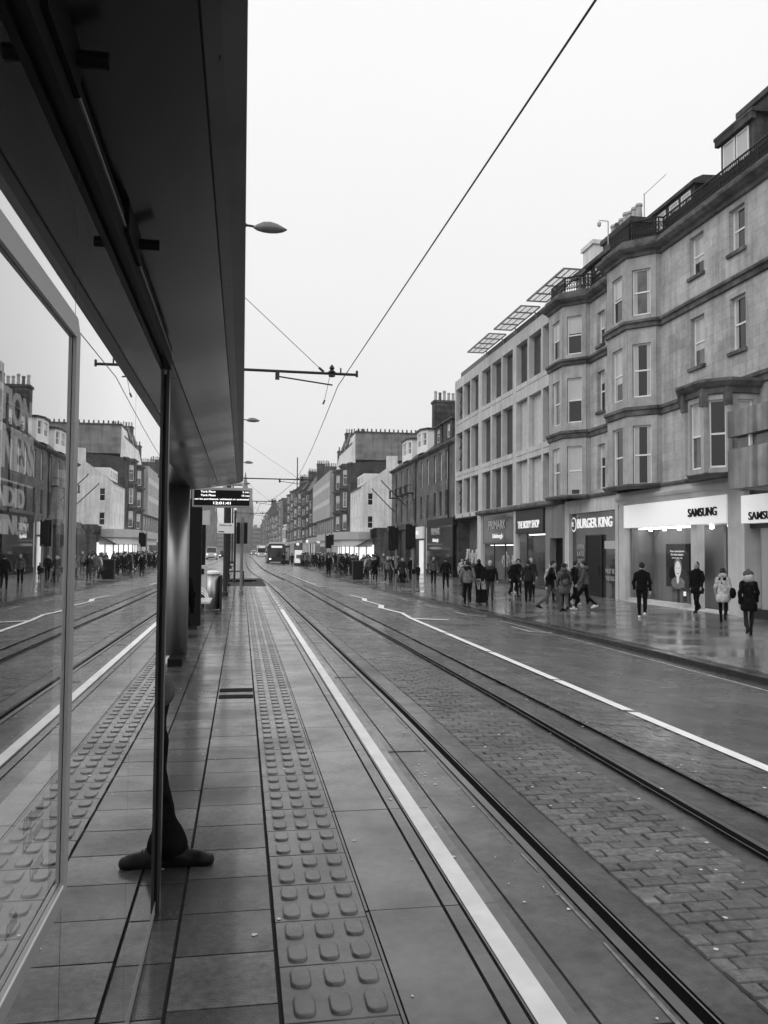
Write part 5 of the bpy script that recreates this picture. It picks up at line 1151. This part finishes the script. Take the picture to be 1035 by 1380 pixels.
def person(label, group=None, stride=.55, swing=.35, coat='jacket', cm_=CLD, tm_=JEAN, sm_=SHOEB, hm=HAIRD, hair='short', lean=.03, bulk=1., hgt=1.74, h=.022, hood=False, fur=False, arms=None, turn=0., hat=False, legs_thin=1., lead=1, eyes=True):
    root = bpy.data.objects.new('person', None); C.objects.link(root); root.empty_display_size = .3
    tag(root, label, 'person', group)
    s = stride; hz = .93-.06*(s/.8)**2; ly = lean
    hip = [(-.09,0,hz), (.09,0,hz)]; feet = [(-.085*lead, s*.5, .085), (.085*lead, -s*.5, .13+.05*min(1, s/.5))]
    kn = [(-.09*lead, s*.32+.03, .50), (.09*lead, -s*.12+.03, .48)]; hp = [(-.09*lead,0,hz),(.09*lead,0,hz)]
    ch = (0, ly*1.0, 1.36); nk = (0, ly*1.2+.0, 1.48); hd = (0, ly*1.35+.03, 1.625); b = bulk
    sh = [(-.160*b, ly, 1.385), (.160*b, ly, 1.385)]
    a_ = [swing*-lead*-1, swing*-lead] if arms is None else arms          # arm forward angle (rad) for left, right
    el = [(sh[i][0]*1.42, ly+.27*math.sin(a_[i])-.02, 1.385-.27*math.cos(a_[i])) for i in (0,1)]
    wr = [(el[i][0]*1.0, el[i][1]+.25*math.sin(a_[i]+.35), el[i][2]-.25*math.cos(a_[i]+.35)) for i in (0,1)]
    skin = [ell(hd, (.080,.098,.120)), ell((0,hd[1]+.03,1.565), (.050,.055,.05)), cone(nk, (0,hd[1]-.015,1.56), .056, .052), ell((0,hd[1]+.098,1.605), (.014,.022,.022)), ell((-.078,hd[1]-.005,1.615), (.012,.02,.03)), ell((.078,hd[1]-.005,1.615), (.012,.02,.03))]
    for i in (0,1):
        d = np.array(wr[i])-np.array(el[i]); d /= np.linalg.norm(d); p = np.array(wr[i]); sx = -1 if i == 0 else 1; side = np.array([0,1.,0])-d*d[1]; side /= np.linalg.norm(side)
        palm = p+d*.055; skin.append(cone(p-d*.02, palm+d*.02, .026, .034, 1.0))
        if h < .02:
            for k_, (o_, ln) in enumerate(((-.028,.055),(-.010,.068),(.009,.064),(.026,.050))):
                q0 = palm+side*o_+d*.03; q1 = q0+d*ln*.55; q2 = q1+d*ln*.4+np.array([-sx*.02,0,0]); skin += [cone(q0,q1,.0105,.0095), cone(q1,q2,.0095,.008)]
            skin.append(cone(palm+side*.022-d*.01, palm+side*.055+d*.035, .012, .010))
        else: skin.append(cone(palm, palm+d*.06, .032, .020))
    tr = [ell((0,0,hz+.02), (.155*b,.115*b,.13))]
    for i in (0,1):
        tr += [cone(hp[i], kn[i], .088*b*legs_thin, .062*legs_thin), cone(kn[i], (feet[i][0], feet[i][1]-.02, feet[i][2]+.03), .062*legs_thin, .047*legs_thin), ell((kn[i][0], kn[i][1]-.02, kn[i][2]-.13), (.06*legs_thin,.065*legs_thin,.13))]
    torso = [cone((0,0,1.02), ch, .125*b, .155*b, 1.35)]
    shoes = []
    for i in (0,1):
        f = np.array(feet[i]); pitch = 0 if i == 0 else -.55
        toe = f+np.array([0, .155*math.cos(pitch), .155*math.sin(pitch)-(.045 if i == 0 else 0)]); heel = f+np.array([0,-.055,-.045 if i == 0 else -.01]); toe[2] = max(toe[2], .035)
        shoes += [cone(heel, toe, .042, .036), cone(f+np.array([0,0,.02]), f+np.array([0,.06,-.02]), .046, .042)]
    surface('body', [skin, tr+torso, shoes], [SKIN, tm_, sm_], h, .022, root)
    if eyes and h < .03:
        e = MB()
        for sx in (-1,1): e.lathe([(.002,-.007),(.011,-.004),(.011,.004),(.002,.007)], (sx*.031, hd[1]+.084, 1.633), 8)
        e.build('eyes', [BLACK], root)
    hem = {'jacket': .86, 'parka': .66, 'long': .50, 'blazer': .80, 'short': .93}[coat]
    fl = {'jacket': .165, 'parka': .205, 'long': .20, 'blazer': .165, 'short': .15}[coat]
    ct = [cone((0,ly*.3,1.08), (0,ly,1.31), .138*b, .158*b, 1.3), cone(sh[0], (0,ly,1.43), .062, .085), cone(sh[1], (0,ly,1.43), .062, .085), cone((0,ly,1.40), nk, .10, .072), cone((0,0,hem+.10), (0,ly*.3,1.10), fl*b, .150*b, 1.25)]
    if coat in ('parka','long'): ct += [cone((0,s*.08,hem+.09), (0,-s*.08,hem+.09), fl*b, fl*b, 1.1)]
    for i in (0,1): ct += [cone(sh[i], el[i], .062*b, .054), cone(el[i], wr[i], .055, .045)]
    surface('coat', [ct], [cm_], h, .035, root, rough=.008, seed=len(label)+stride*7, cut=hem)
    if hair == 'short': hr = [ell((0,hd[1]-.018,1.655), (.092,.106,.108))]
    elif hair == 'long': hr = [ell((0,hd[1]-.02,1.648), (.088,.10,.104)), cone((0,hd[1]-.06,1.62), (0,hd[1]-.09,1.46), .078, .06)]
    else: hr = [ell((0,hd[1]-.008,1.655), (.090,.104,.098)), ell((0,hd[1]-.0,1.76), (.03,.03,.025)), cone((-.05,hd[1]-.0,1.64),(.05,hd[1],1.64),.086,.086)]
    ho = surface('hat' if hair == 'hat' else 'hair', [hr], [hm], h*.8, .02, root, rough=.004)
    # trim the hair back off the face
    me = ho.data; bad = [v.index for v in me.vertices if v.co.y > hd[1]+.035 and v.co.z < 1.675]
    for i_ in bad: me.vertices[i_].co.y = hd[1]+.035-.02*random.random(); me.vertices[i_].co.x *= .93
    if hood or fur: surface('hood', [[ell((0,hd[1]-.10,1.50), (.125,.085,.085)), cone((-.10,hd[1]-.02,1.475),(0,hd[1]-.13,1.52),.05,.06), cone((.10,hd[1]-.02,1.475),(0,hd[1]-.13,1.52),.05,.06)]+([] if not fur else [cone((-.125,hd[1]+.0,1.49),(-.06,hd[1]-.15,1.57),.045,.045),cone((.125,hd[1],1.49),(.06,hd[1]-.15,1.57),.045,.045),cone((-.06,hd[1]-.15,1.57),(.06,hd[1]-.15,1.57),.045,.045)])], [FUR if fur else cm_], h, .03, root, rough=.008 if fur else .004)
    root['h'] = hgt; del root['h']
    root.scale = (hgt/1.74,)*3
    return root
def put(p, x, y, heading, z=None):
    """heading in degrees: 0 walks away down the street, 180 walks towards the camera, 90 towards the shops"""
    p.location = (x, y, (pave_z(x) if z is None else z)); p.rotation_euler = (0, 0, -R(heading)); return p
def carried(name, label, cat, prims, m, host, h=.018, extra=None, k=.03, rough=.003):
    """a bag or similar: its own thing, given the same placing as the person who holds it"""
    o = surface(name, prims if isinstance(prims[0], list) else [prims], m if isinstance(m, list) else [m], h, k, None, rough=rough); tag(o, label, cat)
    o.location = host.location; o.rotation_euler = host.rotation_euler; o.scale = host.scale; return o
def rbox(x0,x1,y0,y1,z0,z1,r):
    return [cone((x,y,z0+r),(x,y,z1-r),r,r) for x in np.linspace(x0+r,x1-r,4) for y in np.linspace(y0+r,y1-r,max(2,int((y1-y0)/.08)))]
H1 = .019
# the seventeen people nearest on the right
p = put(person('man walking away alone past the white phone shop in black jacket and bright white trainers', stride=.40, swing=.25, coat='jacket', cm_=CLB, tm_=CLB, sm_=SHOEW, bulk=1.08, hgt=1.76, h=H1, hair='short'), 12.56, 25.15, 28)
p = put(person('person in long black coat with rucksack passing the phone shop window', stride=.62, swing=.2, coat='parka', cm_=CLB, tm_=CLB, hgt=1.74, h=H1, hair='long'), 15.3, 26.6, 235)
carried('rucksack', 'dark rucksack on the back of the person by the phone shop window', 'rucksack', [ell((0,-.22,1.2),(.16,.11,.22)), ell((0,-.27,1.1),(.11,.08,.12))], CLD, p)
p = put(person('woman walking away in pale quilted coat and dark tights beside the fur hood parka', stride=.42, swing=.15, coat='parka', cm_=CLL, tm_=CLB, hgt=1.62, h=H1, hair='long', hm=HAIRD, hood=True, legs_thin=.85), 14.1, 23.1, 150)
p.rotation_euler = (0,0,-R(38))
carried('shoulder_bag', 'slouchy dark shoulder bag hanging from the woman in the pale quilted coat', 'handbag', [ell((.30,-.02,.95),(.10,.17,.17)), cone((.27,-.1,1.05),(.16,-.02,1.44),.012,.012), cone((.27,.1,1.05),(.16,.0,1.44),.012,.012)], CLB, p)
p = put(person('person nearest the right edge in long dark parka with pale fur hood', stride=.66, swing=.25, coat='parka', cm_=CLB, tm_=CLD, hgt=1.66, h=H1, fur=True, hair='hat', hm=CLM, legs_thin=.85, lead=-1), 12.72, 19.66, 25)
p = put(person('young man in grey hooded jacket and white-soled trainers striding left past the burger shop', stride=.70, swing=.3, coat='jacket', cm_=CLM, tm_=CLB, sm_=SHOEW, hgt=1.76, h=H1, hood=True), 12.2, 28.8, -62)
p = put(person('person in dark jacket behind the young man in the hooded jacket by the burger shop', stride=.45, swing=.2, coat='jacket', cm_=CLB, tm_=CLB, sm_=SHOEW, hgt=1.72, h=H1), 12.8, 31.3, 80)
carried('messenger_bag', 'dark bag held out by the person behind the striding young man', 'bag', rbox(-.42,-.16,.12,.34,.95,1.16,.04), CLD, p)
p = put(person('walker seen from behind in knee-length grey parka carrying large backpack', stride=.35, swing=.15, coat='parka', cm_=CLM, tm_=CLM, hgt=1.70, h=H1, hood=True), 11.27, 28.47, 12)
carried('backpack', 'grey backpack with front pocket on the walker in the knee-length parka', 'backpack', [[ell((0,-.26,1.18),(.165,.12,.25))], [ell((0,-.34,1.08),(.11,.07,.13))]], [CLD, CLM], p)
p = put(person('man in black blazer and grey trousers taking a very long stride toward the right', stride=.80, swing=.42, coat='blazer', cm_=CLB, tm_=CLM, hgt=1.78, h=H1, lean=.07), 10.9, 28.9, 118)
p = put(person('fair-haired woman in pale jacket half hidden behind the man in black blazer', stride=.3, swing=.2, coat='short', cm_=CLL, tm_=CLB, hm=HAIRL, hair='long', hgt=1.62, h=H1), 12.7, 33.6, 175)
p = put(person('white-haired person in pale top just left of the backpack walker', stride=.4, swing=.2, coat='short', cm_=CLL, tm_=CLB, hm=HAIRL, hgt=1.68, h=H1), 12.3, 31.0, 170)
p = put(person('bald man in dark jacket with a bag across his front by the cosmetics shop', stride=.50, swing=.25, coat='jacket', cm_=CLD, tm_=CLB, hm=SKIN, hgt=1.76, h=H1), 13.28, 37.6, 195)
carried('satchel', 'dark satchel slung at the hip of the bald man by the cosmetics shop', 'satchel', rbox(-.16,.20,.16,.26,.88,1.10,.04)+[cone((-.1,.17,1.08),(.12,.12,1.42),.012,.012)], CLM, p)
p = put(person('slim person in plain black knee coat walking between the cosmetics and fashion shops', stride=.42, swing=.2, coat='parka', cm_=CLB, tm_=CLB, hm=HAIRL, hgt=1.72, h=H1), 12.3, 37.2, 160)
p = put(person('stout grey-haired man in bulky black jacket walking toward the camera', stride=.36, swing=.22, coat='jacket', cm_=CLB, tm_=JEAN, hm=HAIRL, bulk=1.3, hgt=1.72, h=H1), 10.36, 34.5, 190)
p = put(person('man seen from behind in grey anorak pulling a wheeled suitcase along the kerb', stride=.30, swing=.15, coat='jacket', cm_=CLG, tm_=CLB, bulk=1.22, hgt=1.74, h=H1), 8.98, 33.0, 8)
SC = empty('wheeled_suitcase', (9.55,32.9,pave_z(9.5)), 'small dark wheeled suitcase with long pale handle trailing behind the man in grey anorak', 'suitcase')
c_ = MB(); c_.box(-.2,.2,-.13,.13,.07,.32); c_.box(-.18,.18,-.11,.11,.32,.60); c_.build('shell', [CLB], SC)
for sx in (-1,1):
    c_ = MB(); c_.tube((sx*.14,-.1,.045),(sx*.19,-.1,.045),.045,n=10); c_.build('wheel', [BLACK], SC)
c_ = MB(); c_.tube((-.1,.1,.5),(-.16,.16,1.0),.012,n=5,); c_.tube((.1,.1,.5),(.02,.16,1.0),.012,n=5); c_.tube((-.16,.16,1.0),(.02,.16,1.0),.018,n=6); c_.build('handle', [PALE], SC); SC.rotation_euler = (0,0,.25)
p = put(person('person in black hooded coat ahead of the suitcase man, by the fashion shop pillar', stride=.3, coat='jacket', cm_=CLB, tm_=CLB, hgt=1.74, h=.024, hood=True), 10.6, 37.0, 10)
p = put(person('dark figure with bowed head between the suitcase man and the stout man', stride=.4, coat='parka', cm_=CLB, tm_=CLB, hgt=1.64, h=.024), 11.9, 41.5, 200)
p = put(person('man in grey casual jacket standing alone facing the camera before the dark fashion window', stride=.14, swing=.08, coat='jacket', cm_=CLM, tm_=CLB, hgt=1.76, h=.022), 11.43, 49.8, 185)
for x, y, hd_, kw, lab in ((11.6,33.2,20,dict(coat='jacket',cm_=CLD,tm_=CLB,stride=.5),'dark-jacketed walker just behind the man in the black blazer, heading away'),
        (12.0,30.2,200,dict(coat='parka',cm_=CLB,tm_=CLB,stride=.4,hair='long',hgt=1.64),'long-haired person in black parka squeezed behind the backpack walker'),
        (9.7,36.0,185,dict(coat='jacket',cm_=CLM,tm_=JEAN,stride=.45),'walker in grey jacket coming up behind the stout man near the kerb'),
        (13.6,40.5,175,dict(coat='long',cm_=CLD,tm_=CLB,stride=.3,hair='hat',hm=CLB,hgt=1.68),'person in long dark coat and hat outside the cosmetics shop'),
        (10.9,44.5,5,dict(coat='jacket',cm_=CLB,tm_=CLB,stride=.5,bulk=1.1),'broad walker in black jacket heading away past the fashion shop'),
        (12.6,47.5,190,dict(coat='short',cm_=CLL,tm_=CLD,stride=.4,hgt=1.66),'person in light short jacket approaching in front of the fashion shop')):
    put(person(lab, swing=.25, h=.024, **kw), x, y, hd_)
# family with pushchair
p = put(person('adult in black behind the pushchair, walking toward the shops', stride=.35, coat='jacket', cm_=CLB, tm_=CLB, hgt=1.68, h=.026), 11.1, 54.9, 200)
p = put(person('small child in black walking beside the adult with the pushchair', stride=.25, coat='parka', cm_=CLB, tm_=CLB, hgt=1.15, h=.026), 11.7, 55.6, 205)
p = put(person('person leaning in over the pushchair by the second signal pole', stride=.3, coat='jacket', cm_=CLD, tm_=CLB, hgt=1.66, h=.026, lean=.12), 10.4, 55.2, 150)
PC = empty('pushchair', (10.35,54.2,pave_z(10.3)), 'pushchair with pale hood standing among the family by the signal pole', 'pushchair')
c_ = MB(); c_.lathe([(.28,.55),(.30,.7),(.26,.9),(.12,1.02),(.01,1.05)], (0,0,0), 14, 0, 1, .9); c_.build('hood', [CLL], PC); c_ = MB(); c_.box(-.24,.24,-.3,.25,.35,.56); c_.build('seat', [CLB], PC)
c_ = MB(); c_.tube((-.25,.4,.1),(-.25,-.4,.95),.02); c_.tube((.25,.4,.1),(.25,-.4,.95),.02); c_.tube((-.25,-.4,.95),(.25,-.4,.95),.025); c_.build('frame', [SILVD], PC)
for sx in (-1,1):
    for sy in (-.3,.35):
        c_ = MB(); c_.tube((sx*.27,sy,.12),(sx*.31,sy,.12),.12,n=12); c_.build('wheel', [BLACK], PC)
# crowd prototypes, then individual copies with their own labels
protos = [
 person('crowd', stride=.4, coat='jacket', cm_=CLB, tm_=CLB, h=.034), person('crowd', stride=.3, coat='parka', cm_=CLD, tm_=CLB, h=.034, hair='long', hgt=1.64),
 person('crowd', stride=.5, coat='jacket', cm_=CLM, tm_=JEAN, h=.034), person('crowd', stride=.2, coat='long', cm_=CLB, tm_=CLB, h=.034, hair='hat', hm=CLD, hgt=1.68),
 person('crowd', stride=.45, coat='jacket', cm_=CLG, tm_=CLD, h=.034, hm=HAIRL, bulk=1.15), person('crowd', stride=.35, coat='short', cm_=CLL, tm_=CLB, h=.034, hm=HAIRD, hgt=1.66), person('crowd', stride=.5, coat='parka', cm_=CLB, tm_=CLD, h=.034, hood=True)]
desc = ['black jacket', 'dark knee-length coat and long hair', 'grey jacket and jeans', 'long black coat and hat', 'pale grey anorak', 'light top over black trousers', 'black hooded parka']
fixed = [(6.95,68.2,0,175,'person in black jacket standing at the kerb edge, apart from the crowd'),(8.6,66.1,6,190,'person with dark parka just left of the dark bin at the kerb'),(9.0,57.0,3,180,'tall person in long black coat right of the dark kerbside bin'),(9.55,55.2,4,170,'grey-haired walker in pale grey anorak near the crowd front'),(9.95,56.2,0,200,'person in black close behind the pale grey anorak'),(9.85,51.5,1,185,'person in dark coat directly left of the first signal pole'),
 (12.9,70,0,190,'person in black jacket by the terrace doorway left of the pushchair'),(12.2,66,2,170,'person in grey jacket behind the family with the pushchair'),(10.9,60.5,5,185,'person in light top amid darker coats right of the bin')]
used = set()
def copy_tree(o):
    c = o.copy(); C.objects.link(c)
    for ch in o.children:
        d = ch.copy(); C.objects.link(d); d.parent = c
    return c
def crowd(i, x, y, hd_, label, group=None):
    src = protos[i]; q = src if i not in used else copy_tree(src); used.add(i); q['label'] = label; q['category'] = 'person'
    if group: q['group'] = group
    s_ = src.scale[0]*1.0; f = random.uniform(.95,1.04)
    q.scale = (s0[i]*f,)*3; put(q, x, y, hd_); return q
s0 = [q.scale[0] for q in protos]
for x, y, i, hd_, lab in fixed: crowd(i, x, y, hd_, lab)
rr = random.Random(21); placed = [(a[0], a[1]) for a in fixed]+[(8.35,61)]
n_ = 0; tries = 0
while n_ < 96 and tries < 9000:
    tries += 1; y = 60+62*rr.random()**1.0; lo_ = interp(KERB, y)+(1.2 if y < 92 else .8); x = rr.uniform(lo_, 15.2)
    if y > 92: x = rr.uniform(lo_, 12.6)
    if x/y > .168: continue
    if any((x-a)**2+(y-b)**2 < .6 for a, b in placed): continue
    placed.append((x,y)); i = rr.randrange(7); near = 'nearer' if y < 85 else 'farther'
    crowd(i, x, y, rr.choice([0,180,180,0,170,10,190,350,90]), f'one of the crowd in {desc[i]}, {"before" if y < 92 else "beyond"} the side street', f'crowd walkers in {desc[i]}, {"before" if y < 92 else "beyond"} the side street'); n_ += 1
for x, y, i, hd_, lab in ((5.3,108.5,0,190,'person in black crossing the road just in front of the bus'),(6.3,107.5,3,170,'person in long dark coat stepping off the kerb beside the bus')):
    q = crowd(i, x, y, hd_, lab); q.location.z = -.6
# shop window mannequins
man = []
for k, (x, y, s_) in enumerate(((16.55,60.8,1.),(16.9,61.6,1.),(16.6,59.6,.96),(17.0,58.8,1.),(16.5,58.2,.98),(16.75,52.2,1.),(17.0,51.0,1.))):
    if k == 0:
        q = bpy.data.objects.new('mannequin', None); C.objects.link(q)
        surface('figure', [[ell((0,0,1.62),(.075,.09,.11)), cone((0,0,1.48),(0,0,1.56),.05,.05)], [cone((0,0,1.0),(0,0,1.38),.13,.155,1.35), cone((-.17,0,1.4),(-.24,.02,1.12),.06,.045), cone((.17,0,1.4),(.24,.02,1.12),.06,.045), cone((-.24,.02,1.12),(-.2,.12,.92),.045,.035), cone((.24,.02,1.12),(.2,.12,.92),.045,.035), cone((0,0,.8),(0,0,1.0),.17,.14,1.2)], [cone((-.09,0,.9),(-.09,0,.1),.08,.045), cone((.09,0,.9),(.09,0,.1),.08,.045)]], [WHITEGLOSS, CLL, CLM], .03, .03, q); man.append(q)
    else: q = copy_tree(man[0])
    tag(q, ['white-headed mannequin nearest the pillar in the corner fashion window','mannequin deepest in the corner fashion window','third mannequin in the corner fashion window','fourth mannequin in the corner fashion window','mannequin at the street side of the corner fashion window','mannequin behind the fashion shop window under the Edinburgh sign','second mannequin behind the window under the Edinburgh sign'][k], 'mannequin', 'mannequins in the fashion shop windows')
    q.location = (x, y, GZ+(.45 if k < 5 else .3)); q.rotation_euler = (0,0,R(90+k*13)); q.scale = (s_,)*3

# man leaning at the shelter end: only a sleeve, a trouser leg and one shoe show past the post
FM = bpy.data.objects.new('person', None); C.objects.link(FM); tag(FM, 'man leaning inside the shelter end with one dark trouser leg and black shoe stuck out', 'person')
bx, by = -.60, 4.52
skin = [ell((bx-.02,by,1.62),(.092,.074,.112)), cone((bx-.03,by,1.48),(bx-.03,by,1.56),.056,.052), ell((bx+.09,by,1.605),(.022,.014,.022))]
hand0 = np.array([-.43,by-.12,.84])
for k_ in range(4): q0 = hand0+np.array([.0,.02-.018*k_,-.03]); skin += [cone(q0, q0+np.array([-.01,.01,-.05]), .0105, .009)]
skin += [cone(hand0+np.array([0,0,.03]), hand0+np.array([0,0,-.03]), .034, .036), cone(hand0+np.array([.02,.02,.0]), hand0+np.array([.035,.0,-.05]), .012,.010)]
kx, ax_, ay = -.425, -.352, by+.02
legs = [ell((bx+.06,by,.93),(.125,.155,.13)), cone((bx+.165,by-.05,.90),(kx-.045,ay-.02,.60),.095,.085), cone((-.43,by-.12,.83),(-.45,by-.10,.70),.070,.075), cone((-.452,by-.09,.76),(kx-.005,ay-.01,.40),.090,.076), cone((kx-.06,ay-.02,.60),(kx,ay,.36),.085,.076), cone((kx,ay,.34),(ax_+.005,ay,.115),.074,.080), cone((ax_-.05,ay,.105),(ax_+.05,ay,.088),.070,.060), ell((kx+.025,ay-.02,.36),(.055,.065,.06)),
        cone((bx+.0,by+.1,.92),(bx-.02,by+.14,.5),.095,.07), cone((bx-.02,by+.14,.5),(bx-.16,by+.16,.12),.07,.06)]
surface('body', [skin, legs+[cone((bx+.05,by,1.0),(bx-.03,by,1.38),.13,.145)]], [SKIN, CLB], .011, .02, FM, rough=.0065)
surface('coat', [[cone((bx+.07,by-.06,.86),(bx+.05,by-.06,1.0),.145,.13), cone((bx+.055,by,.92),(bx-.05,by,1.36),.155,.15), cone((bx-.03,by-.18,1.4),(bx-.03,by+.18,1.4),.075,.075), cone((bx-.03,by-.18,1.40),(-.50,by-.23,1.10),.07,.062), cone((-.52,by-.23,1.10),(-.392,by-.14,.90),.072,.072), cone((bx-.03,by+.18,1.40),(bx-.02,by+.24,1.1),.07,.06)]], [CLM], .013, .03, FM, rough=.006)
surface('hair', [[ell((bx-.035,by,1.645),(.096,.084,.1))]], [HAIRD], .014, .02, FM)
def shoe(x, y, dx):
    s_ = surface('shoe', [[cone((x-.065*dx,y,.05),(x+.02*dx,y-.003,.055),.042,.046), cone((x+.02*dx,y-.003,.052),(x+.15*dx,y-.012,.036),.045,.034,.9), ell((x+.172*dx,y-.012,.030),(.045,.040,.021)), ell((x-.02*dx,y,.085),(.05,.042,.045))], [cone((x-.07*dx,y,.014),(x+.19*dx,y-.012,.014),.030,.030,.72)]], [SHOEB, BLACK], .006, .02, FM, rough=.002)
    l_ = MB()
    for k in range(5):
        xx = x+(.035+.018*k)*dx; zz_ = .104-.006*k; l_.path([(xx,y-.030,zz_-.020),(xx+.003,y-.016,zz_-.002),(xx+.003,y,zz_+.001),(xx,y+.014,zz_-.006)], .0028, 5)
    l_.build('laces', [CLB], s_)
shoe(ax_+.012, ay, 1); shoe(bx-.16, by+.16, 1)
# figure in black half hidden behind the steel column
BP = put(person('short figure in a long black coat waiting behind the steel shelter column', stride=.1, swing=.05, coat='long', cm_=CLB, tm_=CLB, hgt=1.42, h=.022, hair='hat', hm=CLB), -.93, 13.35, 0, 0.)
for c_ in BP.children:
    if c_.name.startswith('body'): c_.data.materials[0] = CLB

# ---------------------------------------------------------------- damp air
hz_ = bpy.data.materials.new('damp air'); hz_.use_nodes = True; hn = hz_.node_tree; hn.nodes.clear()
ho_ = hn.nodes.new('ShaderNodeOutputMaterial'); hv = hn.nodes.new('ShaderNodeVolumePrincipled'); hv.inputs['Color'].default_value = (.95,.95,.95,1); hv.inputs['Density'].default_value = .0004; hv.inputs['Anisotropy'].default_value = .3
hn.links.new(hv.outputs[0], ho_.inputs['Volume'])
hb_ = MB().box(-905, 905, -65, 2505, -1.95, 60).build('haze', [hz_]); tag(hb_, 'thin damp haze filling the whole street', 'haze', kind='stuff')
